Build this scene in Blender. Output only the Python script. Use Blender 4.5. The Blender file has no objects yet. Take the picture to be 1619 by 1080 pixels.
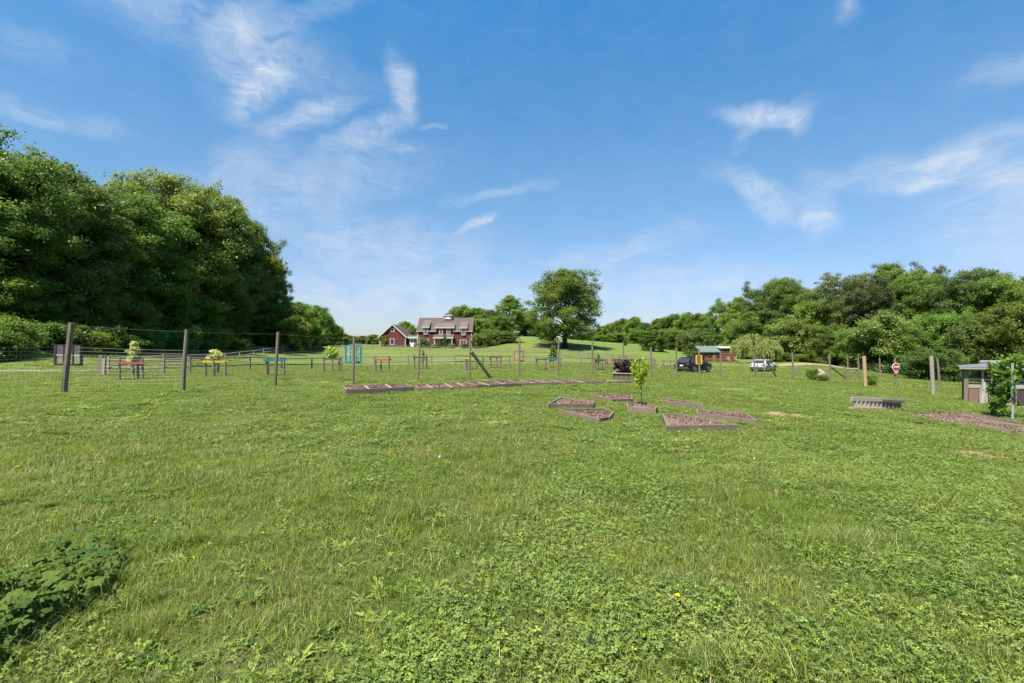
import bpy, math, random
import numpy as np
from mathutils import Vector, Matrix

R = math.radians
scene = bpy.context.scene
C = scene.collection

# ------------------------------------------------------------------ camera
CAMZ, FPX, HX, HY = 1.6, 770.0, 809.5, 548.0
cam_d = bpy.data.cameras.new('camera')
cam = bpy.data.objects.new('camera', cam_d); C.objects.link(cam)
cam.location = (0, 0, CAMZ); cam.rotation_euler = (R(90), 0, 0)
cam_d.sensor_width = 36.0; cam_d.lens = 36.0 * FPX / 1619.0
cam_d.shift_y = 8.0 / 1619.0
cam_d.clip_start = 0.05; cam_d.clip_end = 5000
scene.camera = cam

# ------------------------------------------------------------------ light
SUN_EL, SUN_AZ = R(60), R(-146)          # azimuth from +Y (view direction) towards +X
sdir = Vector((math.sin(SUN_AZ) * math.cos(SUN_EL), math.cos(SUN_AZ) * math.cos(SUN_EL), math.sin(SUN_EL)))
sl = bpy.data.lights.new('sun', 'SUN'); sl.energy = 5.0; sl.angle = R(0.53); sl.color = (1.0, 0.94, 0.84)
so = bpy.data.objects.new('sun', sl); C.objects.link(so)
so.rotation_euler = (-sdir).to_track_quat('-Z', 'Y').to_euler()

scene.view_settings.view_transform = 'Standard'
scene.view_settings.look = 'None'
scene.view_settings.gamma = 1.0
scene.view_settings.exposure = 1.15
scene.view_settings.use_curve_mapping = False
scene.cycles.max_bounces = 8
scene.cycles.diffuse_bounces = 3
scene.cycles.transmission_bounces = 4
scene.cycles.transparent_max_bounces = 12

class NT:
    """small helper for node trees"""
    def __init__(s, tree): s.t = tree; s.n = tree.nodes; s.l = tree.links
    def node(s, typ, **kw):
        nd = s.n.new(typ)
        for k, v in kw.items():
            setattr(nd, k, v)
        return nd
    def link(s, a, b): s.l.new(a, b)
    def put(s, sock, v):
        if hasattr(v, 'is_output') or isinstance(v, bpy.types.NodeSocket): s.l.new(v, sock)
        else: sock.default_value = v
    def math(s, op, a, b=0.0, clamp=False):
        nd = s.n.new('ShaderNodeMath'); nd.operation = op; nd.use_clamp = clamp
        s.put(nd.inputs[0], a); s.put(nd.inputs[1], b); return nd.outputs[0]
    def vmath(s, op, a, b=(0, 0, 0)):
        nd = s.n.new('ShaderNodeVectorMath'); nd.operation = op
        s.put(nd.inputs[0], a)
        if op == 'SCALE': s.put(nd.inputs['Scale'], b)
        else: s.put(nd.inputs[1], b)
        return nd.outputs['Value'] if op in ('LENGTH', 'DOT_PRODUCT', 'DISTANCE') else nd.outputs[0]
    def noise(s, vec, scale, detail=4, rough=0.55, dist=0.0):
        nd = s.n.new('ShaderNodeTexNoise')
        if vec is not None: s.l.new(vec, nd.inputs['Vector'])
        nd.inputs['Scale'].default_value = scale; nd.inputs['Detail'].default_value = detail
        nd.inputs['Roughness'].default_value = rough; nd.inputs['Distortion'].default_value = dist
        return nd.outputs['Fac']
    def mix(s, fac, a, b):
        nd = s.n.new('ShaderNodeMix'); nd.data_type = 'RGBA'
        s.put(nd.inputs['Factor'], fac)
        for sock, v in ((nd.inputs[6], a), (nd.inputs[7], b)):
            if isinstance(v, (tuple, list)) and len(v) == 3: v = (*v, 1)
            s.put(sock, v)
        return nd.outputs[2]
    def rng(s, v, a, b, c=0.0, d=1.0, smooth=False):
        nd = s.n.new('ShaderNodeMapRange'); nd.clamp = True
        if smooth: nd.interpolation_type = 'SMOOTHSTEP'
        s.put(nd.inputs['Value'], v)
        for i, q in zip((1, 2, 3, 4), (a, b, c, d)): nd.inputs[i].default_value = q
        return nd.outputs[0]

world = bpy.data.worlds.new('World'); scene.world = world; world.use_nodes = True
w = NT(world.node_tree); w.n.clear()
wout = w.node('ShaderNodeOutputWorld'); bg = w.node('ShaderNodeBackground')
bg.inputs['Strength'].default_value = 0.066
sky = w.node('ShaderNodeTexSky'); sky.sky_type = 'NISHITA'; sky.sun_disc = False
sky.sun_elevation = SUN_EL; sky.sun_rotation = SUN_AZ
sky.altitude = 200; sky.air_density = 1.0; sky.dust_density = 0.6; sky.ozone_density = 2.2
tc = w.node('ShaderNodeTexCoord'); dirv = tc.outputs['Generated']
sx = w.node('ShaderNodeSeparateXYZ'); w.link(dirv, sx.inputs[0])
az = w.math('ARCTAN2', sx.outputs[0], sx.outputs[1])
el = w.math('ARCSINE', sx.outputs[2])
ae = w.node('ShaderNodeCombineXYZ'); w.link(az, ae.inputs[0]); w.link(el, ae.inputs[1])
aev = ae.outputs[0]
def azel(px, py):
    a = math.atan((px - HX) / FPX); return a, math.atan((HY - py) / FPX * math.cos(a))
# thin summer cirrus: centre, half size, slant, density of each wisp (sky directions)
CL = [(300, 30, 330, 70, -8, .52), (390, 78, 110, 78, 62, .5), (408, 132, 64, 40, 50, 1.0), (490, 176, 92, 28, 20, .95), (585, 206, 90, 24, 22, .9),
      (632, 122, 38, 34, -60, .75), (645, 160, 30, 30, -70, .5), (85, 188, 120, 22, 4, .7), (470, 290, 260, 62, 16, .62), (600, 390, 240, 62, -4, .72), (380, 240, 150, 40, 30, .35),
      (752, 356, 38, 10, 10, 1.0), (800, 298, 95, 14, 12, .5), (1212, 184, 86, 26, -6, 1.25), (1262, 196, 30, 18, -70, .6), (1200, 300, 110, 30, -32, 1.0),
      (1300, 335, 50, 36, -60, .9), (1330, 280, 120, 22, 14, .55), (1520, 240, 210, 34, 8, .95), (1575, 340, 180, 90, -10, .8), (1475, 281, 70, 16, 0, .8), (1600, 270, 90, 40, 0, .6),
      (965, 400, 190, 30, 8, .55), (1590, 115, 120, 36, 10, .5), (690, 192, 22, 7, 0, .7), (600, 470, 380, 50, 0, .7), (640, 226, 40, 8, 0, .5),
      (1050, 455, 300, 46, 0, .6), (1345, 12, 36, 30, 60, .5), (520, 20, 120, 30, 30, .4), (1180, 215, 40, 14, 60, .35), (60, 70, 110, 40, 0, .3)]
acc = None
wv = w.node('ShaderNodeTexNoise'); w.link(aev, wv.inputs['Vector']); wv.inputs['Scale'].default_value = 9; wv.inputs['Detail'].default_value = 4
warp = w.vmath('SCALE', w.vmath('SUBTRACT', wv.outputs['Color'], (.5, .5, .5)), 0.085)
awp = w.vmath('ADD', aev, warp)
for cx, cy, rx, ry, an, st in CL:
    a0, e0 = azel(cx, cy); a1, _ = azel(cx + rx, cy); _, e1 = azel(cx, cy - ry)
    mp = w.node('ShaderNodeMapping'); mp.vector_type = 'TEXTURE'
    w.link(awp, mp.inputs['Vector'])
    mp.inputs['Location'].default_value = (a0, e0, 0)
    mp.inputs['Rotation'].default_value = (0, 0, R(an))
    mp.inputs['Scale'].default_value = (max(a1 - a0, .01), max(e1 - e0, .008), 1)
    mul = w.node('ShaderNodeVectorMath'); mul.operation = 'MULTIPLY'; mul.inputs[1].default_value = (1, 1, 0)
    w.link(mp.outputs[0], mul.inputs[0])
    m = w.math('MULTIPLY', w.rng(w.vmath('LENGTH', mul.outputs[0]), 1.25, 0.0, 0, 1, True), st)
    acc = m if acc is None else w.math('ADD', acc, m)
st1 = w.node('ShaderNodeMapping'); w.link(awp, st1.inputs[0]); st1.inputs['Rotation'].default_value = (0, 0, R(-28)); st1.inputs['Scale'].default_value = (3.0, 12.0, 1)
fib = w.noise(st1.outputs[0], 4.2, 12, .68, .8)
puf = w.noise(awp, 13, 8, .6, .2)
tex = w.math('ADD', w.math('MULTIPLY', fib, .6), w.math('MULTIPLY', puf, .55))
veil = w.math('MULTIPLY', w.rng(tex, .45, .9), .07)
cloud = w.math('MULTIPLY', w.math('MULTIPLY', acc, w.rng(tex, .40, .72, .14, 1.0)), .78, )
cloud = w.math('MINIMUM', w.math('ADD', cloud, veil), .9)
hsv = w.node('ShaderNodeHueSaturation'); w.link(sky.outputs[0], hsv.inputs['Color'])
hsv.inputs['Saturation'].default_value = 1.0; hsv.inputs['Value'].default_value = 1.0
grd = w.mix(w.rng(el, 0.07, 0.31), (.79, .81, .96), (.80, 1.11, 1.20)); grd = w.mix(w.rng(el, .31, .62), grd, (.42, 1.24, 1.55))
mlt = w.node('ShaderNodeMix'); mlt.data_type = 'RGBA'; mlt.blend_type = 'MULTIPLY'; mlt.inputs[0].default_value = 1
w.link(hsv.outputs[0], mlt.inputs[6]); w.link(grd, mlt.inputs[7])
skc = w.mix(cloud, mlt.outputs[2], (5.3, 5.75, 6.4))
w.link(skc, bg.inputs['Color']); w.link(bg.outputs[0], wout.inputs[0])

# ------------------------------------------------------------------ terrain
def zc(py, d): return CAMZ - (py - HY) * d / FPX
CP = []
for px in (-300, 0, 400, 810, 1200, 1619, 1950):
    CP.append((px, 2.0, 0.0))
for px, z in ((-300, 0), (0, 0), (400, 0), (810, 0), (1200, -.04), (1619, -.12), (1950, -.2)): CP.append((px, 5.0, z))
for px, z in ((-200, 0), (200, 0), (600, -.03), (900, -.1), (1100, -.27), (1400, -.4), (1619, -.6)): CP.append((px, 11.0, z))
CP += [(-250, 18, 0), (100, 16.2, 0), (288, 17.4, 0), (434, 19.7, 0), (557, 22.0, -.1), (660, 23.3, -.08), (742, 24.2, -.06), (820, 27.0, -.1),
       (881, 29, -.17), (936, 30.3, -.24), (1029, 35.6, -.6), (1106, 37.6, -.72), (1140, 40, -.9), (1193, 41, -.98), (1209, 43, -1.15),
       (1255, 38, -1.0), (1313, 36.6, -1.1), (1358, 42, -1.4), (1368, 34.9, -1.22), (1392, 52.5, -1.77), (1475, 27.1, -1.08), (1486, 36.8, -1.46),
       (1438, 57, -2.18), (1514, 61, -2.68), (1014, 15.2, -.32), (1385, 16.9, -.62), (1530, 25, -1.19), (1601, 18, -1.09), (1750, 25, -1.6),
       (160, 34, -.34), (258, 34, -.34), (0, 34, -.05), (-200, 34, .1), (60, 45, 1.3), (200, 68, 1.25), (130, 40, .0), (330, 92, 1.2), (400, 104, 1.5), (440, 122, 1.9), (0, 60, 2.6), (200, 90, 2.9), (215, 42, -.36),
       (297, 54, -.44), (330, 64, -.48), (356, 73, -.48), (379, 79, -.35), (401, 86, -.18), (417, 93, .0), (447, 106, .3), (480, 122, .45), (480, 150, 1.7), (510, 131, .6), (611, 115, .5), (720, 115, .35), (826, 112, .15), (897, 100, -.6), (960, 85, -.9),
       (493, 48, -.6), (600, 50, -.5), (719, 51, -.45), (806, 58, -.6), (919, 58, -.8), (1035, 62, -1.15), (380, 40, -.35),
       (620, 133, 1.7), (700, 133, 1.35), (545, 135, 1.3), (700, 170, 1.6), (892, 122, 1.6), (820, 150, 4.9), (850, 150, 4.4), (900, 152, 3.8), (930, 152, 2.9), (960, 152, 2.5),
       (1000, 150, 1.7), (1060, 150, .6), (770, 136, 2.1), (820, 200, 4.4), (1000, 300, 2.5), (700, 300, 3), (1060, 75, -1.2), (1130, 95, -1.5), (1100, 120, -.6),
       (1097, 52, -1.17), (1207, 60, -1.5), (1200, 90, -1.4), (1275, 75, -1.15), (1250, 105, -1.0), (1400, 90, -2.9), (1550, 80, -3.3), (1300, 82, -1.3), (1750, 60, -3.2),
       (1300, 300, 4), (1700, 200, 0), (0, 150, 4), (300, 300, 5), (810, 600, 4), (1600, 600, 4), (0, 600, 6)]
CP = np.array([((px - HX) / FPX, d, z) for px, d, z in CP])
def ab(x, y):
    y2 = np.maximum(y, 2.0); return 1.6 * np.clip(x / y2, -1.7, 1.7), np.log(y2)
A_, B_ = 1.6 * CP[:, 0], np.log(CP[:, 1])
def tps(r2): return np.where(r2 > 1e-12, r2 * np.log(np.maximum(r2, 1e-12)) * .5, 0)
n_ = len(CP)
K_ = tps((A_[:, None] - A_[None]) ** 2 + (B_[:, None] - B_[None]) ** 2) + np.eye(n_) * 0.004
P_ = np.stack([np.ones(n_), A_, B_], 1)
M_ = np.block([[K_, P_], [P_.T, np.zeros((3, 3))]])
W_ = np.linalg.solve(M_, np.concatenate([CP[:, 2], np.zeros(3)]))
def hf(x, y):
    x = np.asarray(x, float); y = np.asarray(y, float); sh = x.shape; x = x.ravel(); y = y.ravel()
    a, b = ab(x, y); out = np.empty(len(x))
    for i in range(0, len(x), 20000):
        aa, bb = a[i:i + 20000], b[i:i + 20000]
        out[i:i + 20000] = tps((aa[:, None] - A_) ** 2 + (bb[:, None] - B_) ** 2) @ W_[:n_] + W_[n_] + W_[n_ + 1] * aa + W_[n_ + 2] * bb
    fade = np.clip(1 - (y - 30) / 40, 0, 1)
    out += fade * (.014 * np.sin(x * 2.1 + 1.3 * np.sin(y * .9)) + .012 * np.sin(y * 2.6 + 1.7 * np.sin(x * 1.1 + 2)) + .02 * np.sin(x * .6 + y * .8))
    return out.reshape(sh)
def H(x, y): return float(hf(np.array([x]), np.array([y]))[0])
def at(px, d, up=0.0):
    x = (px - HX) / FPX * d; return Vector((x, d, H(x, d) + up))
_D = np.geomspace(1.6, 400, 2500)
def hit(px, py, up=0.0, lo=1.6):
    X = (px - HX) / FPX * _D; Z = CAMZ - (py - HY) / FPX * _D
    k = np.where((Z - hf(X, _D) - up < 0) & (_D >= lo))[0]
    if len(k) == 0: return at(px, 150)
    i = k[0]
    if i == 0: return Vector((X[0], _D[0], Z[0]))
    z0 = Z[i - 1] - hf(X[i - 1], _D[i - 1]) - up; z1 = Z[i] - hf(X[i], _D[i]) - up
    t = float(z0 / (z0 - z1)); d = _D[i - 1] + (_D[i] - _D[i - 1]) * t
    return Vector(((px - HX) / FPX * d, d, CAMZ - (py - HY) / FPX * d))
def PP(px, py, d): return Vector(((px - HX) / FPX * d, d, CAMZ - (py - HY) / FPX * d))

# ------------------------------------------------------------------ materials
MATS = {}
def mat(name, color=(.5, .5, .5), rough=.7, metallic=0.0, var=0.0, vscale=8.0, bump=0.0, bscale=30.0, stretch=(1, 1, 1), coord='Object', spec=.4, col2=None, coat=0.0):
    if name in MATS: return MATS[name]
    m = bpy.data.materials.new(name); m.use_nodes = True; t = NT(m.node_tree)
    b = t.n['Principled BSDF']
    b.inputs['Roughness'].default_value = rough; b.inputs['Metallic'].default_value = metallic
    b.inputs['Specular IOR Level'].default_value = spec; b.inputs['Coat Weight'].default_value = coat
    tcn = t.node('ShaderNodeTexCoord'); mp = t.node('ShaderNodeMapping'); t.link(tcn.outputs[coord], mp.inputs[0]); mp.inputs['Scale'].default_value = stretch
    v = mp.outputs[0]
    if var > 0 or col2:
        c2 = col2 or tuple(min(1, c * (1 - var)) for c in color)
        f = t.rng(t.noise(v, vscale, 6, .65), .3, .7)
        g = t.rng(t.noise(v, vscale * 6, 3, .6), .3, .75, 0, .6)
        c = t.mix(f, color, c2); c = t.mix(g, c, tuple(x * .62 for x in color))
        t.link(c, b.inputs['Base Color'])
    else: b.inputs['Base Color'].default_value = (*color, 1)
    if bump > 0:
        bn = t.node('ShaderNodeBump'); bn.inputs['Strength'].default_value = bump; bn.inputs['Distance'].default_value = .02
        t.link(t.noise(v, bscale, 5, .6), bn.inputs['Height']); t.link(bn.outputs[0], b.inputs['Normal'])
    MATS[name] = m; return m

def leafmat(name, c1, c2, c3=None, trans=.35, posscale=.25, gloss=.35, sheen=.5):
    """foliage: colour varies leaf by leaf, by patches in space and from plant to plant"""
    m = bpy.data.materials.new(name); m.use_nodes = True; t = NT(m.node_tree); t.n.clear()
    out = t.node('ShaderNodeOutputMaterial'); geo = t.node('ShaderNodeNewGeometry'); oi = t.node('ShaderNodeObjectInfo')
    c3 = c3 or c1
    f1 = geo.outputs['Random Per Island']
    f2 = t.rng(t.noise(geo.outputs['Position'], posscale, 3, .6), .35, .65)
    c = t.mix(f2, c1, c2); c = t.mix(t.math('MULTIPLY', f1, .7), c, c3)
    hs = t.node('ShaderNodeHueSaturation'); t.link(c, hs.inputs['Color'])
    t.link(t.math('ADD', t.math('MULTIPLY', oi.outputs['Random'], .045), .474), hs.inputs['Hue'])
    t.link(t.math('MULTIPLY', t.math('ADD', t.math('MULTIPLY', f1, .55), .72), t.math('ADD', t.math('MULTIPLY', t.math('FRACT', t.math('MULTIPLY', oi.outputs['Random'], 13.7)), .55), .78)), hs.inputs['Value'])
    c = hs.outputs[0]
    b = t.node('ShaderNodeBsdfPrincipled'); t.link(c, b.inputs['Base Color']); b.inputs['Roughness'].default_value = sheen; b.inputs['Specular IOR Level'].default_value = gloss
    tr = t.node('ShaderNodeBsdfTranslucent')
    hs2 = t.node('ShaderNodeHueSaturation'); t.link(c, hs2.inputs['Color']); hs2.inputs['Hue'].default_value = .485; hs2.inputs['Saturation'].default_value = 1.1; hs2.inputs['Value'].default_value = 1.5
    t.link(hs2.outputs[0], tr.inputs['Color'])
    mx = t.node('ShaderNodeMixShader'); mx.inputs[0].default_value = trans
    t.link(b.outputs[0], mx.inputs[1]); t.link(tr.outputs[0], mx.inputs[2]); t.link(mx.outputs[0], out.inputs[0])
    MATS[name] = m; return m

WOOD = mat('weathered_wood', (.215, .165, .118), .85, var=.5, vscale=3, bump=.4, bscale=30, stretch=(6, 6, .8))
WOODH = mat('weathered_board', (.23, .17, .12), .85, var=.45, vscale=3, bump=.4, bscale=30, stretch=(1.2, 1.2, 5))
WOODD = mat('dark_wood', (.13, .10, .075), .85, var=.5, vscale=4, bump=.4)
WOODP = mat('pale_board', (.40, .31, .235), .8, var=.4, vscale=4, bump=.4)
WOODN = mat('new_wood', (.46, .29, .165), .75, var=.3, vscale=5, bump=.3, stretch=(6, 6, .8))
RAILM = mat('grey_rail_wood', (.215, .165, .13), .9, var=.45, vscale=2, bump=.3)
GREYW = mat('silver_wood', (.34, .285, .225), .85, var=.35, vscale=5, bump=.3)
WIRE = mat('galvanised_wire', (.16, .16, .15), .55, .6)
BARK = mat('bark', (.07, .055, .042), .95, var=.5, vscale=5, bump=.8, bscale=12, stretch=(3, 3, .6))
BARKD = mat('dark_bark', (.045, .036, .03), .95, var=.4, vscale=5, bump=.8)
LEAF_DARK = leafmat('leaf_dark', (.085, .145, .026), (.145, .215, .038), (.10, .16, .030), .44, .12)
LEAF_MID = leafmat('leaf_mid', (.105, .175, .028), (.170, .240, .040), (.12, .19, .030), .46, .15)
LEAF_LITE = leafmat('leaf_lite', (.115, .165, .036), (.16, .21, .048), (.10, .15, .034), .42, .2)
LEAF_OLIVE = leafmat('leaf_olive', (.085, .115, .036), (.125, .155, .05), (.075, .10, .03), .4, .2)
LEAF_SHRUB = leafmat('leaf_shrub', (.055, .11, .015), (.10, .17, .022), (.07, .13, .02), .4, .6)
LEAF_WILLOW = leafmat('leaf_willow', (.34, .38, .11), (.44, .46, .17), (.36, .40, .12), .42, .5)
LEAF_YEL = leafmat('leaf_yellow', (.22, .27, .03), (.28, .32, .04), (.17, .23, .025), .4, .8)
LEAF_VAR = leafmat('leaf_variegated', (.40, .44, .16), (.28, .36, .08), (.5, .52, .25), .4, 2)
LEAF_MAROON = leafmat('leaf_maroon', (.035, .012, .012), (.05, .02, .016), (.02, .01, .01), .2, 2)
LEAF_BROAD = leafmat('leaf_broad', (.055, .10, .018), (.095, .15, .026), (.04, .08, .014), .3, 3, .12, .6)
BARNRED = mat('barn_red', (.125, .027, .024), .75, var=.25, vscale=4, bump=.2, stretch=(10, 10, .3))
TRIM = mat('white_trim', (.50, .46, .43), .6, var=.1)
SHINGLE = mat('brown_shingle', (.105, .080, .068), .9, var=.3, vscale=3, bump=.4, bscale=8)
DARKGLASS = mat('dark_glass', (.03, .035, .045), .08, spec=.8)
def mulchmat():
    m = bpy.data.materials.new('mulch'); m.use_nodes = True; t = NT(m.node_tree); b = t.n['Principled BSDF']
    g = t.node('ShaderNodeNewGeometry'); v = t.node('ShaderNodeTexVoronoi'); v.inputs['Scale'].default_value = 55
    t.link(g.outputs['Position'], v.inputs['Vector'])
    sepc = t.node('ShaderNodeSeparateColor'); t.link(v.outputs['Color'], sepc.inputs[0])
    c = t.mix(sepc.outputs[0], (.125, .068, .048), (.33, .205, .15)); c = t.mix(t.rng(t.noise(g.outputs['Position'], 2.2, 4), .35, .7, 0, .5), c, (.12, .075, .052))
    t.link(c, b.inputs['Base Color']); b.inputs['Roughness'].default_value = .95
    bn = t.node('ShaderNodeBump'); bn.inputs['Strength'].default_value = .9; bn.inputs['Distance'].default_value = .03
    t.link(v.outputs['Distance'], bn.inputs['Height']); t.link(bn.outputs[0], b.inputs['Normal']); return m
MULCH = mulchmat()
CHIP = leafmat('mulch_chip', (.17, .105, .075), (.26, .175, .13), (.08, .048, .036), 0.0, 4)
GRAVEL = mat('gravel_track', (.25, .205, .15), .95, var=.3, vscale=1.2, bump=.4, coord='Object')

# ------------------------------------------------------------------ mesh helpers
BASE = {}
class MB:
    def __init__(s): s.v = []; s.f = []
    def add(s, vs, fs):
        k = len(s.v); s.v += [tuple(p) for p in vs]; s.f += [tuple(i + k for i in f) for f in fs]; return s
    def quad8(s, p):   # p: 4 bottom then 4 top
        return s.add(p, [(0, 3, 2, 1), (4, 5, 6, 7), (0, 1, 5, 4), (1, 2, 6, 5), (2, 3, 7, 6), (3, 0, 4, 7)])
    def box(s, x0, x1, y0, y1, z0, z1):
        return s.quad8([(x0, y0, z0), (x1, y0, z0), (x1, y1, z0), (x0, y1, z0), (x0, y0, z1), (x1, y0, z1), (x1, y1, z1), (x0, y1, z1)])
    def beam(s, a, b, wd, ht, up=Vector((0, 0, 1)), taper=1.0):
        a = Vector(a); b = Vector(b); d = (b - a).normalized()
        sd = d.cross(up)
        if sd.length < 1e-3: sd = d.cross(Vector((0, 1, 0)))
        sd.normalize(); u = sd.cross(d)
        q = []
        for p, k in ((a, 1), (b, taper)):
            for sx_, sz_ in ((-1, -1), (1, -1), (1, 1), (-1, 1)):
                q.append(p + sd * sx_ * wd * .5 * k + u * sz_ * ht * .5 * k)
        return s.add(q, [(0, 1, 2, 3), (7, 6, 5, 4), (0, 4, 5, 1), (1, 5, 6, 2), (2, 6, 7, 3), (3, 7, 4, 0)])
    def tube(s, pts, rads, n=8, cap=True, ph=0.0):
        k = len(s.v); m = len(pts)
        for i, p in enumerate(pts):
            p = Vector(p); d = (Vector(pts[min(i + 1, m - 1)]) - Vector(pts[max(i - 1, 0)])).normalized()
            sd = d.cross(Vector((.13, .99, .02)));
            if sd.length < 1e-3: sd = d.cross(Vector((1, 0, 0)))
            sd.normalize(); u = sd.cross(d)
            for j in range(n):
                an = 2 * math.pi * j / n + ph; s.v.append(tuple(p + (sd * math.cos(an) + u * math.sin(an)) * rads[i]))
        for i in range(m - 1):
            for j in range(n):
                a = k + i * n + j; b = k + i * n + (j + 1) % n; s.f.append((a, b, b + n, a + n))
        if cap:
            s.f.append(tuple(k + j for j in reversed(range(n)))); s.f.append(tuple(k + (m - 1) * n + j for j in range(n)))
        return s
    def build(s, name, m, parent=None, smooth=False, bevel=0.0, loc=None):
        base = BASE.get(parent.name, Vector()) if parent else Vector(loc or (0, 0, 0))
        me = bpy.data.meshes.new(name)
        me.from_pydata([tuple(Vector(p) - base) for p in s.v], [], s.f); me.update()
        if smooth:
            for p in me.polygons: p.use_smooth = True
        if m: me.materials.append(m)
        o = bpy.data.objects.new(name, me); C.objects.link(o)
        if parent: o.parent = parent; BASE[o.name] = base
        else: o.location = base; BASE[o.name] = base
        if bevel:
            bv = o.modifiers.new('bevel', 'BEVEL'); bv.width = bevel; bv.segments = 2; bv.limit_method = 'ANGLE'
        return o
def arrmesh(name, V, F4, m, parent=None, smooth=False, base=None):
    """numpy arrays -> mesh object, F4 (n,k) index array"""
    base = base if base is not None else (BASE.get(parent.name, Vector()) if parent else Vector())
    me = bpy.data.meshes.new(name); V = V - np.array(base)
    k = F4.shape[1]
    me.vertices.add(len(V)); me.vertices.foreach_set('co', V.astype(np.float32).ravel())
    me.loops.add(F4.size); me.loops.foreach_set('vertex_index', F4.astype(np.int32).ravel())
    me.polygons.add(len(F4)); me.polygons.foreach_set('loop_start', np.arange(0, F4.size, k, dtype=np.int32)); me.polygons.foreach_set('loop_total', np.full(len(F4), k, np.int32))
    if smooth: me.polygons.foreach_set('use_smooth', np.ones(len(F4), bool))
    me.update(calc_edges=True)
    if m: me.materials.append(m)
    o = bpy.data.objects.new(name, me); C.objects.link(o)
    if parent: o.parent = parent
    else: o.location = base
    BASE[o.name] = Vector(base)
    return o
def tag(o, label=None, cat=None, group=None, kind=None):
    if label: o['label'] = label
    if cat: o['category'] = cat
    if group: o['group'] = group
    if kind: o['kind'] = kind
    return o
def thing(name, label, cat, loc=(0, 0, 0), group=None):
    o = bpy.data.objects.new(name, None); C.objects.link(o); o.location = loc; o.empty_display_size = .2
    BASE[o.name] = Vector(loc); return tag(o, label, cat, group)
def local(o): BASE[o.name] = Vector((0, 0, 0)); return o
def copy_tree(o, parent=None, M=None):
    c = o.copy(); C.objects.link(c)
    if parent: c.parent = parent
    for ch in list(o.children): copy_tree(ch, c)
    return c

# ------------------------------------------------------------------ ground
def ground():
    rows, cols = 300, 300
    v = np.geomspace(3.5, 1100, rows); a = np.linspace(-2.1, 2.1, cols)
    Y = np.repeat(v - 6, cols); X = (v[:, None] * a[None]).ravel()
    V = np.stack([X, Y, hf(X, Y)], 1)
    i = np.arange(rows - 1)[:, None] * cols + np.arange(cols - 1)[None]
    i = i.ravel(); F = np.stack([i, i + 1, i + cols + 1, i + cols], 1)
    m = bpy.data.materials.new('meadow_ground'); m.use_nodes = True; t = NT(m.node_tree); b = t.n['Principled BSDF']
    g = t.node('ShaderNodeNewGeometry'); pos = g.outputs['Position']
    c = t.mix(t.rng(t.noise(pos, .11, 4, .6), .35, .65), (.105, .150, .032), (.150, .185, .042))
    c = t.mix(t.rng(t.noise(pos, .55, 5, .65), .4, .7, 0, .7), c, (.075, .118, .024))
    c = t.mix(t.rng(t.noise(pos, 5.5, 6, .7), .42, .7, 0, .65), c, (.06, .09, .022))
    c = t.mix(t.rng(t.noise(pos, 2.1, 5, .7), .58, .75, 0, .5), c, (.19, .20, .07))
    # mown bands running along the fences
    mp = t.node('ShaderNodeMapping'); t.link(pos, mp.inputs[0]); mp.inputs['Rotation'].default_value = (0, 0, R(-14)); mp.inputs['Scale'].default_value = (.03, .34, .1)
    c = t.mix(t.rng(t.noise(mp.outputs[0], 1.6, 3, .5), .45, .68, 0, .6), c, (.185, .205, .058))
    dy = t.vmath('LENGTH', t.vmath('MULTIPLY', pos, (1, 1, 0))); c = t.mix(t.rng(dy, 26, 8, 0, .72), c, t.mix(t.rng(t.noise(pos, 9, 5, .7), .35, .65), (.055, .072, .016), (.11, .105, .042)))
    # bare soil: shape of its own
    for (px, py, rx, ry) in ((1240, 657.5, .62, .85), (1577, 719, .75, .38), (1085, 712, .1, .08), (1560, 742, .2, .1)):
        p = hit(px, py)
        d = t.vmath('LENGTH', t.vmath('MULTIPLY', t.vmath('SUBTRACT', pos, tuple(p)), (1 / rx, 1 / ry, 0)))
        d = t.math('ADD', d, t.math('MULTIPLY', t.math('SUBTRACT', t.noise(pos, 5, 5, .65), .5), 2.2))
        d = t.math('ADD', d, t.math('MULTIPLY', t.math('SUBTRACT', t.noise(pos, 22, 4, .7), .5), 1.3)); c = t.mix(t.rng(d, 1.15, .75), c, t.mix(t.noise(pos, 14, 5, .7), (.26, .16, .10), (.40, .25, .165)))
    t.link(c, b.inputs['Base Color']); b.inputs['Roughness'].default_value = 1.0; b.inputs['Specular IOR Level'].default_value = .1
    bn = t.node('ShaderNodeBump'); bn.inputs['Strength'].default_value = .8; bn.inputs['Distance'].default_value = .12
    t.link(t.math('ADD', t.noise(pos, 7, 6, .7), t.noise(pos, 1.2, 4, .6)), bn.inputs['Height']); t.link(bn.outputs[0], b.inputs['Normal'])
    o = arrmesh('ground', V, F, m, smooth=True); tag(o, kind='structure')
ground()
BARE = [(hit(1240, 657.5), .75, 1.0), (hit(1577, 719), .85, .50), (hit(1085, 712), .16, .12)]

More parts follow.
